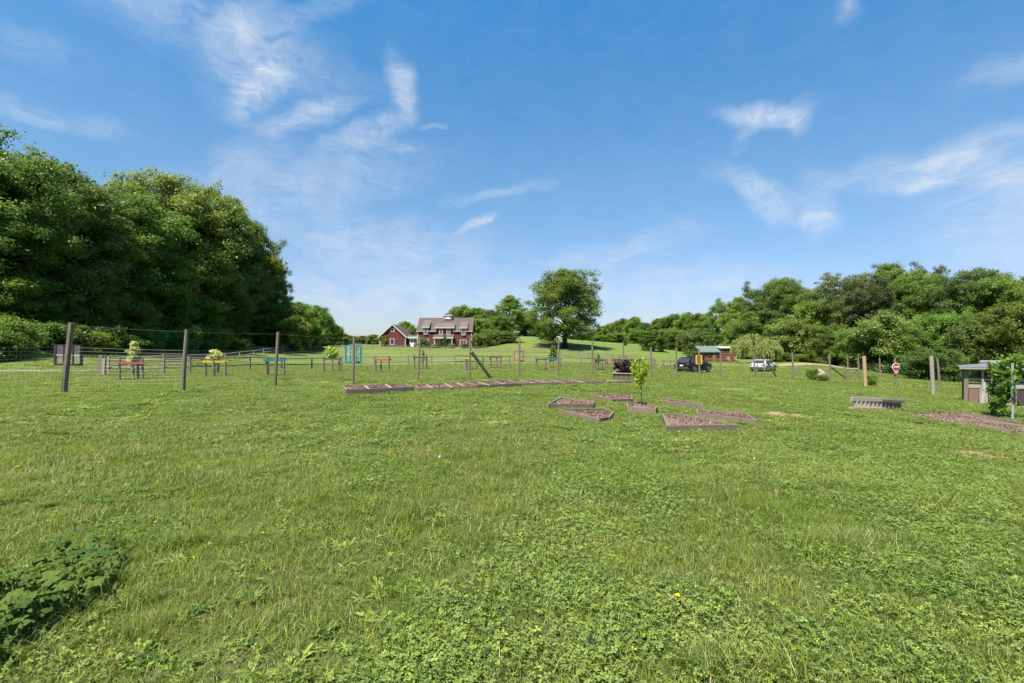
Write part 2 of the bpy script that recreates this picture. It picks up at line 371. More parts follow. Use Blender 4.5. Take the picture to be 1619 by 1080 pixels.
def strip(name, pts, widths, m, up=.05, n=60):
    """ribbon laid on the terrain through (px, depth) points"""
    P = [at(px, d) for px, d in pts]; V = []; F = []
    L = len(P)
    for i in range(n + 1):
        t = i / n * (L - 1); k = min(int(t), L - 2); f = t - k
        p0, p1, p2, p3 = P[max(k - 1, 0)], P[k], P[k + 1], P[min(k + 2, L - 1)]
        q = .5 * ((2 * p1) + (p2 - p0) * f + (2 * p0 - 5 * p1 + 4 * p2 - p3) * f * f + (3 * p1 - p0 - 3 * p2 + p3) * f ** 3)
        dq = ((p2 - p1)).normalized(); sd = Vector((dq.y, -dq.x, 0)).normalized()
        wd = widths[k] + (widths[k + 1] - widths[k]) * f
        for j in range(7):
            s = -1 + j / 3; x = q.x + sd.x * wd * .5 * s * (1 + .12 * math.sin(i * 1.7 + j)); y = q.y + sd.y * wd * .5 * s
            V.append((x, y, 0))
    V = np.array(V); V[:, 2] = hf(V[:, 0], V[:, 1]) + up
    edge = (np.arange(len(V)) % 7); V[(edge == 0) | (edge == 6), 2] -= up * 1.3
    i = (np.arange(n)[:, None] * 7 + np.arange(6)[None]).ravel(); F = np.stack([i, i + 1, i + 8, i + 7], 1)
    return tag(arrmesh(name, V, F, m, smooth=True), kind='structure')
strip('path', [(-260, 32.5), (-100, 33), (0, 33.5), (70, 34.3), (135, 36.5), (165, 39), (190, 42)], [1.0, .9, .8, .6, .5, .4, .2], GRAVEL)
strip('driveway', [(405, 103), (425, 110), (445, 120), (470, 134), (495, 146), (520, 155), (560, 165)], [2, 4, 6, 7.5, 8, 8, 5], mat('pink_gravel', (.30, .215, .185), .95, var=.25, vscale=1.2, bump=.4), up=.10)
strip('driveway', [(1225, 71), (1250, 74), (1280, 77), (1310, 76), (1345, 72)], [1.5, 3.5, 3.5, 2.2, .8], mat('dirt_road', (.33, .24, .17), .95, var=.3, vscale=.8, bump=.4), up=.12)

# ------------------------------------------------------------------ foliage
def leafcloud(rng, C_, Rr, n, size, flat=.6, upb=.8, droop=0.0, asp=1.6):
    """C_: (k,3) clump centres, Rr radii, n leaves in all: kite-shaped leaves through each clump"""
    wgt = Rr ** 2; idx = rng.choice(len(C_), n, p=wgt / wgt.sum())
    d = rng.normal(size=(n, 3)); d /= np.linalg.norm(d, axis=1)[:, None]
    rad = rng.random(n) ** .5 * (1 + .38 * np.abs(rng.normal(size=n)) * (rng.random(n) < .5))
    p = d * rad[:, None]; p[:, 2] *= flat
    r2 = p[:, 0] ** 2 + p[:, 1] ** 2
    pos = C_[idx] + p * Rr[idx][:, None]; pos[:, 2] -= droop * r2 * Rr[idx]
    nrm = d * .55 + rng.normal(size=(n, 3)) * .45; nrm[:, 2] += upb * .8; nrm /= np.linalg.norm(nrm, axis=1)[:, None]
    t = np.cross(nrm, rng.normal(size=(n, 3))); t /= np.linalg.norm(t, axis=1)[:, None] + 1e-9
    b = np.cross(nrm, t); s = size * (.6 + .8 * rng.random(n))[:, None]
    tip = pos + t * s * .5 * asp - np.array([0, 0, 1]) * s * .18; bs = pos - t * s * .5 * asp
    V = np.stack([bs, pos + b * s * .42, tip, pos - b * s * .42], 1).reshape(-1, 3)
    F = np.arange(n * 4).reshape(-1, 4); return V, F
def make_tree(name, seed, Ht, Rc, cb, nleaf, size, lm, bark=BARK, prof='round', label='', cat='tree', nl=20, flat=.55, clump=.20, lean=0, group=None, tr=.028, openness=0.0):
    """tree of height Ht and crown radius Rc standing at its own origin"""
    rng = np.random.default_rng(seed); rnd = random.Random(seed)
    root = local(thing(name, label, cat, group=group))
    mb = MB(); top = Ht * .93; N = 9
    tp = []
    for i in range(N):
        f = i / (N - 1); tp.append(Vector((lean * f * Ht + rnd.uniform(-.012, .012) * Ht * f, rnd.uniform(-.012, .012) * Ht * f, f * top - .3 * (i == 0))))
    mb.tube(tp, [Ht * tr * (1.35 if i == 0 else 1) * (1 - .9 * i / (N - 1)) + .03 for i in range(N)], 9)
    def tpt(z):
        f = max(0, min(.999, z / top)) * (N - 1); k = int(f); return tp[k].lerp(tp[k + 1], f - k)
    cs = []; rs = []
    def pr(f):   # crown profile, f 0 (base) .. 1 (top)
        if prof == 'round': return max(.12, math.sqrt(max(0, 1 - ((f - .42) / .60) ** 2)))
        if prof == 'cone': return max(.08, (1 - f) ** .75 * (.55 + .45 * min(1, f * 5)))
        if prof == 'vase': return max(.15, math.sin(min(1, .25 + f * .85) * math.pi * .62) * (1 if f < .85 else .8))
        if prof == 'tall': return max(.12, (1 - max(0, f - .35) ** 1.6 * 1.7) * (.7 + .3 * min(1, f * 4)))
        return 1
    for i in range(nl):
        f = (i + rnd.random()) / nl; z0 = cb + (Ht - cb) * f * .86; an = i * 2.4 + rnd.uniform(-.4, .4)
        ln = Rc * pr(f) * rnd.uniform(.78, 1.12); rise = ln * (.15 + .5 * f) * rnd.uniform(.6, 1.3)
        p0 = tpt(z0 * .9); pts = [p0]
        for k in range(1, 5):
            u = k / 4; a2 = an + rnd.uniform(-.14, .14)
            pts.append(Vector((p0.x + math.cos(a2) * ln * u, p0.y + math.sin(a2) * ln * u, p0.z + rise * (u ** .75) + (z0 * .1))))
        r0 = Ht * tr * .42 * (1 - .6 * f); mb.tube(pts, [r0, r0 * .75, r0 * .5, r0 * .32, r0 * .15], 6, False)
        for k in (2, 3, 4):
            for s in range(3 if k > 2 else 2):
                c = pts[k] + Vector((rnd.uniform(-1, 1), rnd.uniform(-1, 1), rnd.uniform(-.75, .9))) * Rc * .22
                cs.append(c); rs.append(Rc * clump * rnd.uniform(.7, 1.35))
                if s and rnd.random() < .6: mb.tube([pts[k - 1], (pts[k - 1] + c) / 2 + Vector((0, 0, .1)), c], [r0 * .35, r0 * .22, r0 * .08], 4, False)
    for i in range(int(nl * 2.2)):      # leader and outer shoots that roughen the outline
        f = rnd.random() ** .7; an = rnd.uniform(0, 6.283); q = Rc * pr(f) * rnd.uniform(.70, 1.0)
        p = tpt(cb + (Ht - cb) * f); cs.append(Vector((p.x + math.cos(an) * q, p.y + math.sin(an) * q, cb + (Ht - cb) * f))); rs.append(Rc * clump * rnd.uniform(.6, 1.15))
    for i in range(5):
        cs.append(Vector((tp[-1].x + rnd.uniform(-1, 1) * Rc * .2, tp[-1].y + rnd.uniform(-1, 1) * Rc * .2, Ht * rnd.uniform(.92, .985)))); rs.append(Rc * clump * rnd.uniform(.5, .8))
    mb.build('trunk', bark, root, smooth=True)
    V, F = leafcloud(rng, np.array([tuple(c) for c in cs]), np.array(rs), nleaf, size, flat)
    arrmesh('crown', V, F, lm, root); return root
PROTO = {}
def proto(key, *a, **k):
    PROTO[key] = [make_tree(*a, **k), False]; PROTO[key][0]['_H'] = a[2]; PROTO[key][0]['_R'] = a[3]
proto('A', 'broadleaf_tree', 1, 19, 6.5, 1.8, 68000, .185, LEAF_DARK, prof='round', nl=42, flat=.6, clump=.145)
proto('B', 'broadleaf_tree', 2, 19, 5.8, 2.4, 62000, .18, LEAF_MID, prof='tall', nl=40, flat=.62, clump=.15)
proto('C', 'broadleaf_tree', 3, 19, 6.8, 3.0, 62000, .185, LEAF_DARK, prof='vase', nl=36, flat=.58, clump=.145)
proto('D', 'open_tree', 4, 18, 6.4, 4.5, 36000, .18, LEAF_OLIVE, prof='vase', nl=30, flat=.6, clump=.13, tr=.022)
proto('E', 'broadleaf_tree', 5, 9, 4.7, .4, 60000, .17, LEAF_MID, prof='round', nl=34, flat=.7, clump=.17)
proto('F', 'broadleaf_tree', 6, 14, 5.4, .5, 30000, .30, LEAF_DARK, prof='round', nl=22, flat=.8, clump=.23)
proto('G', 'broadleaf_tree', 7, 14, 4.6, .5, 30000, .30, LEAF_MID, prof='tall', nl=22, flat=.8, clump=.23)
proto('L', 'broadleaf_tree', 8, 8, 3.8, .3, 24000, .2, LEAF_LITE, prof='round', nl=24, flat=.7, clump=.22)
proto('S', 'shrub', 9, 2.6, 2.0, .1, 9000, .17, LEAF_SHRUB, prof='round', nl=16, flat=.6, clump=.32)
proto('T', 'shrub', 10, 2.6, 2.3, .1, 7500, .17, LEAF_MID, prof='round', nl=16, flat=.6, clump=.32)
proto('K', 'conifer', 11, 8, 2.2, .4, 9000, .22, LEAF_DARK, prof='cone', nl=26, flat=.5, clump=.28)
proto('P', 'broadleaf_tree', 12, 19, 6.8, 1.6, 66000, .185, LEAF_LITE, prof='round', nl=40, flat=.6, clump=.145)
trnd = random.Random(77)
def plant(key, px, top, d, wpx=None, label='', cat='tree', name=None, group=None, rot=None, z=None):
    """stand a tree at (px, depth) so tall that its top shows at row `top`, and wpx pixels wide"""
    p0, used = PROTO[key]
    o = p0 if not used else copy_tree(p0); PROTO[key][1] = True
    b = at(px, d); Hh = (zc(top, d) - b.z) * (.955 if name != 'x' else 1)
    sz = Hh / p0['_H']; sxy = (wpx * d / FPX / 2) / (p0['_R'] * 1.12) if wpx else sz
    o.location = b if z is None else (b.x, b.y, z); o.scale = (sxy, sxy, sz)
    o.rotation_euler = (0, 0, trnd.uniform(0, 6.28) if rot is None else rot)
    if name: o.name = name
    o['label'] = label; o['category'] = cat
    if group: o['group'] = group
    elif 'group' in o: del o['group']
    return o
ORD = ['first', 'second', 'third', 'fourth', 'fifth', 'sixth', 'seventh', 'eighth', 'ninth', 'tenth', 'eleventh', 'twelfth', 'thirteenth', 'fourteenth', 'fifteenth', 'sixteenth', 'seventeenth', 'eighteenth']
# left wood, front row
def dB(px): return 44 + max(px, 0) * .135 if px < 200 else 71 + (px - 200) * .185
LW = [('C', -120, 195, 41, 200), ('A', -22, 224, 44, 200), ('P', 72, 250, 47, 200), ('A', 150, 288, 50, 180), ('A', 208, 300, 54, 150), ('P', 262, 266, 57, 165),
      ('P', 318, 322, 58, 120), ('A', 325, 292, 63, 118), ('B', 366, 312, 70, 106), ('P', 402, 345, 78, 90), ('A', 430, 402, 78, 60)]
for i, (k, px, tp_, d, wp) in enumerate(LW):
    plant(k, px, tp_, dB(px) + 9, wp * (1.25 if i < 9 else 1), 'tall leafy tree in the front row of the left wood, %s from the left' % ORD[i], group='trees of the left wood')
for i, (px, tp_, d, wp) in enumerate([(-60, 225, 54, 220), (60, 262, 58, 200), (140, 305, 62, 170), (215, 318, 66, 160), (285, 320, 70, 150), (340, 345, 78, 110), (385, 420, 88, 76), (412, 462, 92, 52)]):
    plant('ABC'[i % 3], px, tp_ + 8, dB(px) + 19, wp, 'leafy tree just behind the front row of the left wood, %s from the left' % ORD[i], group='trees of the left wood')
for i, (px, tp_, d, wp) in enumerate([(-60, 430, 37, 180), (35, 455, 40, 130), (112, 440, 44, 140), (180, 455, 47, 120), (240, 450, 51, 130), (300, 455, 56, 110), (350, 465, 63, 90), (392, 475, 72, 70), (425, 488, 84, 50)]):
    plant('E', px, tp_ + (8 if i % 2 == 0 else 24), dB(px) + 4, wp, 'low dark understorey tree under the left wood, %s from the left' % ORD[i], group='understorey trees of the left wood')
for i in range(17):
    px = -60 + i * 27; d = 40 + i * 1.1 + trnd.uniform(-1, 1.5) if i < 10 else 52 + (i - 10) * 4
    plant('ST'[i % 2], px, 519 + i * .9 + trnd.uniform(-9, 10), dB(px) - 6 - 4.5 * (px > 90), (74 - i) * (1 if i < 10 else .7), 'bright shrub on the bank below the left wood, %s from left' % ORD[i], 'shrub', group='shrubs along the left wood')
# second wood on the left, farther up the drive
for i, (px, tp_, d, wp) in enumerate([(452, 478, 118, 70), (476, 474, 135, 66), (500, 484, 150, 50), (516, 497, 165, 40), (466, 500, 112, 50), (494, 508, 130, 40), (528, 512, 185, 30), (540, 524, 210, 26), (553, 530, 240, 24), (510, 520, 150, 30)]):
    plant('FG'[i % 2], px, tp_, d, wp, 'dark tree of the far left wood beside the drive, %s in order' % ORD[i], group='far left wood')
for i, (px, tp_, d, wp) in enumerate([(575, 531, 260, 28), (592, 528, 250, 26), (606, 533, 240, 20)]):
    plant('FG'[i % 2], px, tp_, d, wp, 'distant small tree left of the red garage, %s from the left' % ORD[i], group='distant trees by the garage')
plant('G', 642, 506, 165, 34, 'pale tree rising behind the link between garage and house')
plant('L', 652, 516, 158, 26, 'light green small tree behind the left end of the house')
for i, (k, px, tp_, d, wp) in enumerate([('F', 728, 483, 168, 46), ('G', 752, 484, 165, 56), ('F', 778, 490, 158, 50), ('B', 806, 464, 160, 56), ('F', 832, 492, 170, 44), ('E', 792, 500, 146, 44), ('E', 762, 505, 150, 44), ('F', 845, 505, 176, 40)]):
    plant(k, px, tp_, d, wp, 'dark tree of the grove right of the red house, %s in line' % ORD[i], group='grove beside the house')
for i, (px, tp_, d, wp) in enumerate([(758, 528, 127, 26), (776, 524, 131, 30), (800, 524, 134, 34), (818, 540, 133, 22)]):
    plant('LSLT'[i], px, tp_, d, wp, 'light green bush below the grove beside the house, %s from the left' % ORD[i], 'shrub', group='bushes beside the house')
# the lone maple
big = make_tree('maple_tree', 21, 20, 8.6, 2.4, 54000, .27, LEAF_DARK, BARKD, 'tall', 'big lone round-crowned tree on the grassy hill', 'tree', nl=44, flat=.6, clump=.155, tr=.03)
b = at(893, 120); big.location = b; s = (zc(421, 120) - b.z) / 20; s *= .95; big.scale = (s * 1.06, s * 1.06, s); big.rotation_euler = (0, 0, 2.2)
# far right wood
FR = [('F', 938, 520, 330, 24), ('G', 952, 514, 320, 30), ('F', 968, 510, 310, 34), ('F', 986, 504, 290, 34), ('G', 1003, 498, 270, 36), ('F', 1020, 510, 250, 34), ('G', 1042, 501, 240, 40), ('F', 1064, 497, 225, 44),
      ('G', 1088, 491, 210, 46), ('F', 1108, 496, 190, 46), ('B', 1120, 492, 170, 44), ('C', 1146, 478, 155, 54), ('B', 1168, 466, 140, 60)]
for i, (k, px, tp_, d, wp) in enumerate(FR):
    plant(k, px, tp_, d, wp, 'tree in the distant wood right of the lone tree, %s from the left' % ORD[i], group='distant right wood')
for i, (px, tp_, d, wp) in enumerate([(1010, 522, 200, 34), (1033, 523, 130, 46), (950, 530, 260, 30), (975, 528, 230, 36), (1060, 520, 150, 44), (1085, 528, 140, 36)]):
    plant('FE'[i % 2], px, tp_, d, wp, 'low round tree at the field edge of the distant wood, %s one' % ORD[i], group='low trees by the far field')
plant('L', 1101, 521, 106, 44, 'light green round tree just left of the log cabin')
for i, (px, tp_) in enumerate(((903, 531), (918, 528), (930, 530))): plant('F', px, tp_, 300, 18, 'far low tree seen between the lone tree and the right wood, %s one' % ORD[i], group='low far trees')
plant('K', 988, 534, 150, 9, 'tiny pointed evergreen on the far field edge')
# right wood
RW = [('B', 1190, 478, 118, 70), ('C', 1212, 452, 112, 86), ('P', 1240, 436, 105, 104), ('C', 1285, 456, 102, 90), ('E', 1302, 478, 92, 84), ('D', 1345, 434, 88, 110), ('D', 1372, 442, 84, 80), ('B', 1406, 410, 88, 118),
      ('A', 1442, 424, 84, 100), ('D', 1466, 424, 92, 60), ('A', 1502, 448, 78, 90), ('P', 1545, 420, 74, 130), ('C', 1592, 434, 70, 110), ('A', 1640, 428, 66, 120), ('P', 1700, 420, 60, 130)]
for i, (k, px, tp_, d, wp) in enumerate(RW):
    plant(k, px, tp_, d, wp, 'tall tree of the right wood behind the fenced field, %s from the left' % ORD[i], group='trees of the right wood')
for i, (px, tp_, d, wp) in enumerate([(1230, 470, 125, 90), (1290, 480, 115, 90), (1340, 462, 104, 100), (1395, 450, 104, 100), (1450, 455, 98, 100), (1510, 458, 92, 110), (1575, 455, 86, 120), (1650, 450, 80, 130), (1475, 462, 88, 90), (1530, 470, 84, 90)]):
    plant('CAB'[i % 3], px, tp_ + 12 * (i % 2), d, wp, 'tree in the shaded back row of the right wood, %s from the left' % ORD[i], group='trees of the right wood')
for i, (px, tp_, d, wp) in enumerate([(1180, 510, 108, 70), (1228, 520, 100, 56), (1262, 500, 94, 84), (1312, 515, 84, 60), (1352, 522, 78, 60), (1398, 498, 74, 96), (1450, 512, 70, 76), (1500, 498, 68, 88), (1560, 505, 62, 90), (1606, 486, 58, 120)]):
    plant('EEL'[i % 3], px, tp_, d, wp, 'low-branched understorey tree of the right wood, %s from the left' % ORD[i], group='understorey of the right wood')
for i in range(14):
    px = 1240 + i * 30; d = 92 - i * 2.3
    plant('ST'[i % 2], px, 556 + i * 1.4 + trnd.uniform(-6, 6), d, 42, 'bright shrub at the foot of the right wood, %s from the left' % ORD[i], 'shrub', group='shrubs along the right wood')
plant('L', 1470, 551, 56, 74, 'large rounded bright bush behind the fence posts near the stop sign', 'bush')
plant('L', 1505, 558, 58, 44, 'smaller bright bush just right of the large round bush', 'bush')
o = plant('T', 1284, 586.5, 39, 17, 'dark green small shrub on the left of the boulder', 'shrub')
o = plant('T', 1301, 594, 38, 17, 'low green shrub in front of the boulder', 'shrub')
o = plant('T', 1378, 593, 35.5, 17, 'dark shrub right behind the new pale post', 'shrub')
# shrubs along the house front
for i, (k, px, tp_, wp, lab) in enumerate([('S', 668, 536, 16, 'large green shrub by the house corner window'), ('L', 676, 540, 10, 'yellow-green shrub below the house window'), ('T', 687, 545, 12, 'low bush left of the porch'),
      ('K', 703.5, 528, 10, 'tall narrow evergreen in front of the porch'), ('S', 693, 544, 9, 'small bush by the porch post'), ('T', 713, 545, 13, 'low bush right of the porch'), ('S', 734, 544.5, 12, 'low bush below the right house window'), ('T', 741, 543, 9, 'rusty bush at the right house corner')]):
    plant(k, px, tp_, 128, wp, lab, 'shrub')

def willow():
    rng = np.random.default_rng(5); b = at(1200, 88)
    root = local(thing('willow_tree', 'pale weeping tree with drooping strands beside the log cabin', 'tree'))
    root.location = b
    top = zc(527, 88) - b.z; mb = MB()
    mb.tube([(0, 0, -.3), (.1, 0, top * .3), (0, .1, top * .6), (-.6, 0, top * .8)], [.3, .24, .18, .05], 8)
    V = []; cs = []
    doms = [(-2.9, 0, top * .90, 1.7), (-1.4, -.4, top * 1.0, 1.7), (.4, -.6, top * .88, 1.6), (2.0, 0, top * .80, 1.7), (3.3, .3, top * .60, 1.2), (.3, 1.2, top * .8, 1.8), (-3.7, .6, top * .66, 1.0)]
    for x, y, z, r in doms: mb.tube([(0, 0, top * .45), (x * .5, y * .5, z * .85), (x, y, z * .9)], [.12, .07, .03], 5, False)
    P = []
    anch = [(rng.integers(len(doms)), rng.uniform(0, 6.283), rng.random() ** .5, rng.uniform(.3, 1)) for _ in range(110)]
    for k in range(2100):
        a_ = anch[rng.integers(len(anch))]; x0, y0, z0, r = doms[a_[0]]
        an = a_[1] + rng.normal() * .13; q = r * min(1.15, abs(a_[2] + rng.normal() * .07)); zt = z0 - (q / r) ** 2 * r * .45 - rng.uniform(0, .3)
        L = rng.uniform(.6, 1) * zt * a_[3] * .95; n = max(3, int(L / .16)); sway = rng.normal(size=2) * .12
        for i in range(n):
            u = i / n; P.append((x0 + math.cos(an) * (q + .35 * u ** .5) + sway[0] * u + rng.normal() * .05, y0 + math.sin(an) * (q + .35 * u ** .5) + sway[1] * u + rng.normal() * .05, zt - L * u))
    P = np.array(P); n = len(P); nr = rng.normal(size=(n, 3)); nr[:, 2] *= .5; nr /= np.linalg.norm(nr, axis=1)[:, None]
    t = np.array([0, 0, -1]) + rng.normal(size=(n, 3)) * .35; bb = np.cross(nr, t); bb /= np.linalg.norm(bb, axis=1)[:, None]
    s = rng.uniform(.18, .30, (n, 1)); V = np.stack([P - t * s * .5, P + bb * s * .26, P + t * s * .7, P - bb * s * .26], 1).reshape(-1, 3)
    mb.build('trunk', BARK, root, True); arrmesh('crown', V, np.arange(n * 4).reshape(-1, 4), LEAF_WILLOW, root)
willow()

# ------------------------------------------------------------------ grass and clover (stuff, scattered by geometry nodes)
def scatter(name, protos, pts, mats, label):
    """one object: prototype clumps (attr variant>0) plus placement points (variant 0); nodes put clump `pick` on each point"""
    V = []; F = []; var = []; mi = []; k = 0
    for i, (v, f, mat_i) in enumerate(protos):
        V.append(v); var += [i + 1] * len(v); F += [tuple(int(a) + k for a in q) for q in f]; mi += [mat_i] * len(f); k += len(v)
    npnt = len(pts['pos']); V.append(pts['pos']); var += [0] * npnt
    V = np.concatenate(V)
    me = bpy.data.meshes.new(name); me.from_pydata(V.tolist(), [], F); me.update()
    for m in mats: me.materials.append(m)
    me.polygons.foreach_set('material_index', np.array(mi, np.int32))
    a = me.attributes.new('variant', 'INT', 'POINT'); a.data.foreach_set('value', np.array(var, np.int32))
    pk = np.zeros(len(V), np.int32); pk[k:] = pts['pick']; a = me.attributes.new('pick', 'INT', 'POINT'); a.data.foreach_set('value', pk)
    rt = np.zeros((len(V), 3), np.float32); rt[k:] = pts['rot']; a = me.attributes.new('rot', 'FLOAT_VECTOR', 'POINT'); a.data.foreach_set('vector', rt.ravel())
    sc = np.ones((len(V), 3), np.float32); sc[k:] = pts['scl']; a = me.attributes.new('scl', 'FLOAT_VECTOR', 'POINT'); a.data.foreach_set('vector', sc.ravel())
    o = bpy.data.objects.new(name, me); C.objects.link(o); tag(o, label, name, kind='stuff')
    g = bpy.data.node_groups.new(name + '_scatter', 'GeometryNodeTree')
    g.interface.new_socket('Geometry', in_out='INPUT', socket_type='NodeSocketGeometry'); g.interface.new_socket('Geometry', in_out='OUTPUT', socket_type='NodeSocketGeometry')
    N = g.nodes; L = g.links; gi = N.new('NodeGroupInput'); go = N.new('NodeGroupOutput'); jn = N.new('GeometryNodeJoinGeometry')
    def attr(nm, ty):
        x = N.new('GeometryNodeInputNamedAttribute'); x.data_type = ty; x.inputs['Name'].default_value = nm; return x.outputs['Attribute']
    def eq(nm, val):
        c = N.new('FunctionNodeCompare'); c.data_type = 'INT'; c.operation = 'EQUAL'; L.new(attr(nm, 'INT'), c.inputs[2]); c.inputs[3].default_value = val; return c.outputs[0]
    sp = N.new('GeometryNodeSeparateGeometry'); sp.domain = 'POINT'; L.new(gi.outputs[0], sp.inputs[0]); L.new(eq('variant', 0), sp.inputs[1])
    for i in range(len(protos)):
        s = N.new('GeometryNodeSeparateGeometry'); s.domain = 'POINT'; L.new(gi.outputs[0], s.inputs[0]); L.new(eq('variant', i + 1), s.inputs[1])
        q = N.new('GeometryNodeInstanceOnPoints'); L.new(sp.outputs[0], q.inputs['Points']); L.new(s.outputs[0], q.inputs['Instance'])
        L.new(eq('pick', i + 1), q.inputs['Selection']); L.new(attr('rot', 'FLOAT_VECTOR'), q.inputs['Rotation']); L.new(attr('scl', 'FLOAT_VECTOR'), q.inputs['Scale'])
        L.new(q.outputs[0], jn.inputs[0])
    L.new(jn.outputs[0], go.inputs[0])
    md = o.modifiers.new('scatter', 'NODES'); md.node_group = g; return o

def gmat(name, cols, trans, dry=.0, sheen=.45):
    """grass blade colour: blade by blade and in drifts across the meadow"""
    m = bpy.data.materials.new(name); m.use_nodes = True; t = NT(m.node_tree); t.n.clear()
    out = t.node('ShaderNodeOutputMaterial'); geo = t.node('ShaderNodeNewGeometry'); pos = geo.outputs['Position']; rp = geo.outputs['Random Per Island']
    c = t.mix(t.rng(t.noise(pos, .35, 4, .6), .42, .58), cols[0], cols[1])
    c = t.mix(t.rng(t.noise(pos, 1.7, 4, .65), .45, .68), c, cols[2])
    if dry:
        n = t.math('ADD', rp, t.math('MULTIPLY', t.math('SUBTRACT', t.noise(pos, 1.1, 4, .7), .5), 1.1))
        c = t.mix(t.rng(n, 1 - dry, 1.04 - dry), c, (.36, .31, .17))
    rq = t.math('FRACT', t.math('MULTIPLY', rp, 7.31)); c = t.mix(t.rng(rq, .84, .9, 0, .8), c, (.24, .30, .025))  # some blades coloured bright yellow-green to look lit from behind
    c = t.mix(t.rng(t.noise(pos, 4.5, 4, .7), .54, .68, 0, .5), c, (.085, .145, .018)); c = t.mix(t.rng(t.noise(pos, 3.1, 4, .7, .5), .54, .68, 0, .65), c, (.25, .285, .065))
    hs = t.node('ShaderNodeHueSaturation'); t.link(c, hs.inputs['Color']); t.link(t.rng(rp, 0, 1, .45, 1.45), hs.inputs['Value'])
    b = t.node('ShaderNodeBsdfPrincipled'); t.link(hs.outputs[0], b.inputs['Base Color']); b.inputs['Roughness'].default_value = sheen; b.inputs['Specular IOR Level'].default_value = .35
    tr = t.node('ShaderNodeBsdfTranslucent'); h2 = t.node('ShaderNodeHueSaturation'); t.link(hs.outputs[0], h2.inputs['Color']); h2.inputs['Hue'].default_value = .49; h2.inputs['Value'].default_value = 1.5; h2.inputs['Saturation'].default_value = 1.08
    t.link(h2.outputs[0], tr.inputs['Color']); mx = t.node('ShaderNodeMixShader'); mx.inputs[0].default_value = trans
    t.link(b.outputs[0], mx.inputs[1]); t.link(tr.outputs[0], mx.inputs[2]); t.link(mx.outputs[0], out.inputs[0]); return m
GRASSM = gmat('grass_blade', ((.155, .210, .030), (.225, .252, .050), (.112, .170, .026)), .43, .065)
GRASSF = gmat('short_grass', ((.155, .207, .033), (.226, .250, .058), (.114, .168, .028)), .41, .065)
CLOVM = gmat('clover_leaf', ((.140, .205, .038), (.180, .230, .050), (.108, .175, .032)), .30, 0, .6)

def tuft(rng, n, rad, hmin, hmax, wd, bend=.5, seg=3):
    wd *= .85; n = int(n * 1.15)
    V = []; F = []
    for i in range(n):
        q = rad * math.sqrt(rng.random()); an = rng.uniform(0, 6.283); x, y = q * math.cos(an), q * math.sin(an)
        h = rng.uniform(hmin, hmax); dr = rng.uniform(0, 6.283); bx, by = math.cos(dr), math.sin(dr); bn = h * bend * rng.uniform(.2, 1.3); tw = rng.uniform(-.5, .5)
        px, py = -math.sin(dr + tw), math.cos(dr + tw); k = len(V)
        for s in range(seg + 1):
            u = s / seg; ww = wd * (1 - u ** 1.6) * .5 + .0003; cx, cy, z = x + bx * bn * u * u, y + by * bn * u * u, h * (u - .22 * bend * u * u) - .01 * (s == 0)
            V.append((cx + px * ww, cy + py * ww, z)); V.append((cx - px * ww, cy - py * ww, z))
        for s in range(seg): a = k + 2 * s; F.append((a, a + 1, a + 3, a + 2))
    return np.array(V), F
def clover(rng, n, rad, hmin, hmax, size):
    V = []; F = []
    for i in range(n):
        q = rad * math.sqrt(rng.random()); an = rng.uniform(0, 6.283); x, y, z = q * math.cos(an), q * math.sin(an), rng.uniform(hmin, hmax)
        tilt = Vector((rng.normal() * .28, rng.normal() * .28, 1)).normalized(); a0 = rng.uniform(0, 6.28); s = size * rng.uniform(.6, 1.25)
        e1 = tilt.cross(Vector((math.sin(a0), math.cos(a0), 0))).normalized(); e2 = tilt.cross(e1)
        k = len(V); V.append((x, y, z))
        for L in range(3):
            t = L * 2.094; dd = e1 * math.cos(t) + e2 * math.sin(t); sd = e1 * -math.sin(t) + e2 * math.cos(t); c = Vector((x, y, z))
            for (u, w_, up) in ((.55, -.38, .10), (1.0, -.30, .05), (1.02, 0, -.06), (1.0, .30, .05), (.55, .38, .10)):
                V.append(tuple(c + dd * u * s + sd * w_ * s + tilt * up * s))
            j = k + 1 + L * 5; F.append((k, j, j + 1, j + 2)); F.append((k, j + 2, j + 3, j + 4))
        kk = len(V); V += [(x + .001, y, z), (x - .001, y, z), (x * .8 - .001, y * .8, 0), (x * .8 + .001, y * .8, 0)]; F.append((kk, kk + 1, kk + 2, kk + 3))
    return np.array(V), F
grng = np.random.default_rng(12)
def vnoise(x, y, s, seed):
    r = np.random.default_rng(seed); out = 0
    for k in range(6):
        a = r.uniform(0, 6.28); f = s * r.uniform(.6, 1.7); out = out + np.sin((x * math.cos(a) + y * math.sin(a)) * f + r.uniform(0, 6.28) + 1.2 * np.sin((x * math.sin(a) - y * math.cos(a)) * f * .7))
    return out / 6
BEDS = []    # polygons kept clear of grass, filled below
def inpoly(x, y, poly):
    r = np.zeros(len(x), bool); n = len(poly)
    for i in range(n):
        x0, y0 = poly[i]; x1, y1 = poly[(i + 1) % n]
        c = ((y0 > y) != (y1 > y)) & (x < (x1 - x0) * (y - y0) / (y1 - y0 + 1e-9) + x0); r ^= c
    return r
def zone(d0, d1, dens, amax=1.25):
    mg = 4.0; wmax = amax * d1 + mg; n = int(2 * wmax * (d1 - d0) * dens)     # wedge with a margin, so that a step aside still finds grass
    y = grng.uniform(d0, d1, n); x = grng.uniform(-wmax, wmax, n); k = np.abs(x) < amax * y + mg; x, y = x[k], y[k]; n = len(x)
    ok = np.ones(n, bool)
    for p in BEDS: ok &= ~inpoly(x, y, p)
    for c, rx, ry in BARE:
        ok &= ((x - c.x) / rx) ** 2 + ((y - c.y) / ry) ** 2 + 1.9 * vnoise(x, y, 6, 3) + .35 * vnoise(x, y, 23, 4) > grng.uniform(.3, 1.05, n)
    return x[ok], y[ok]

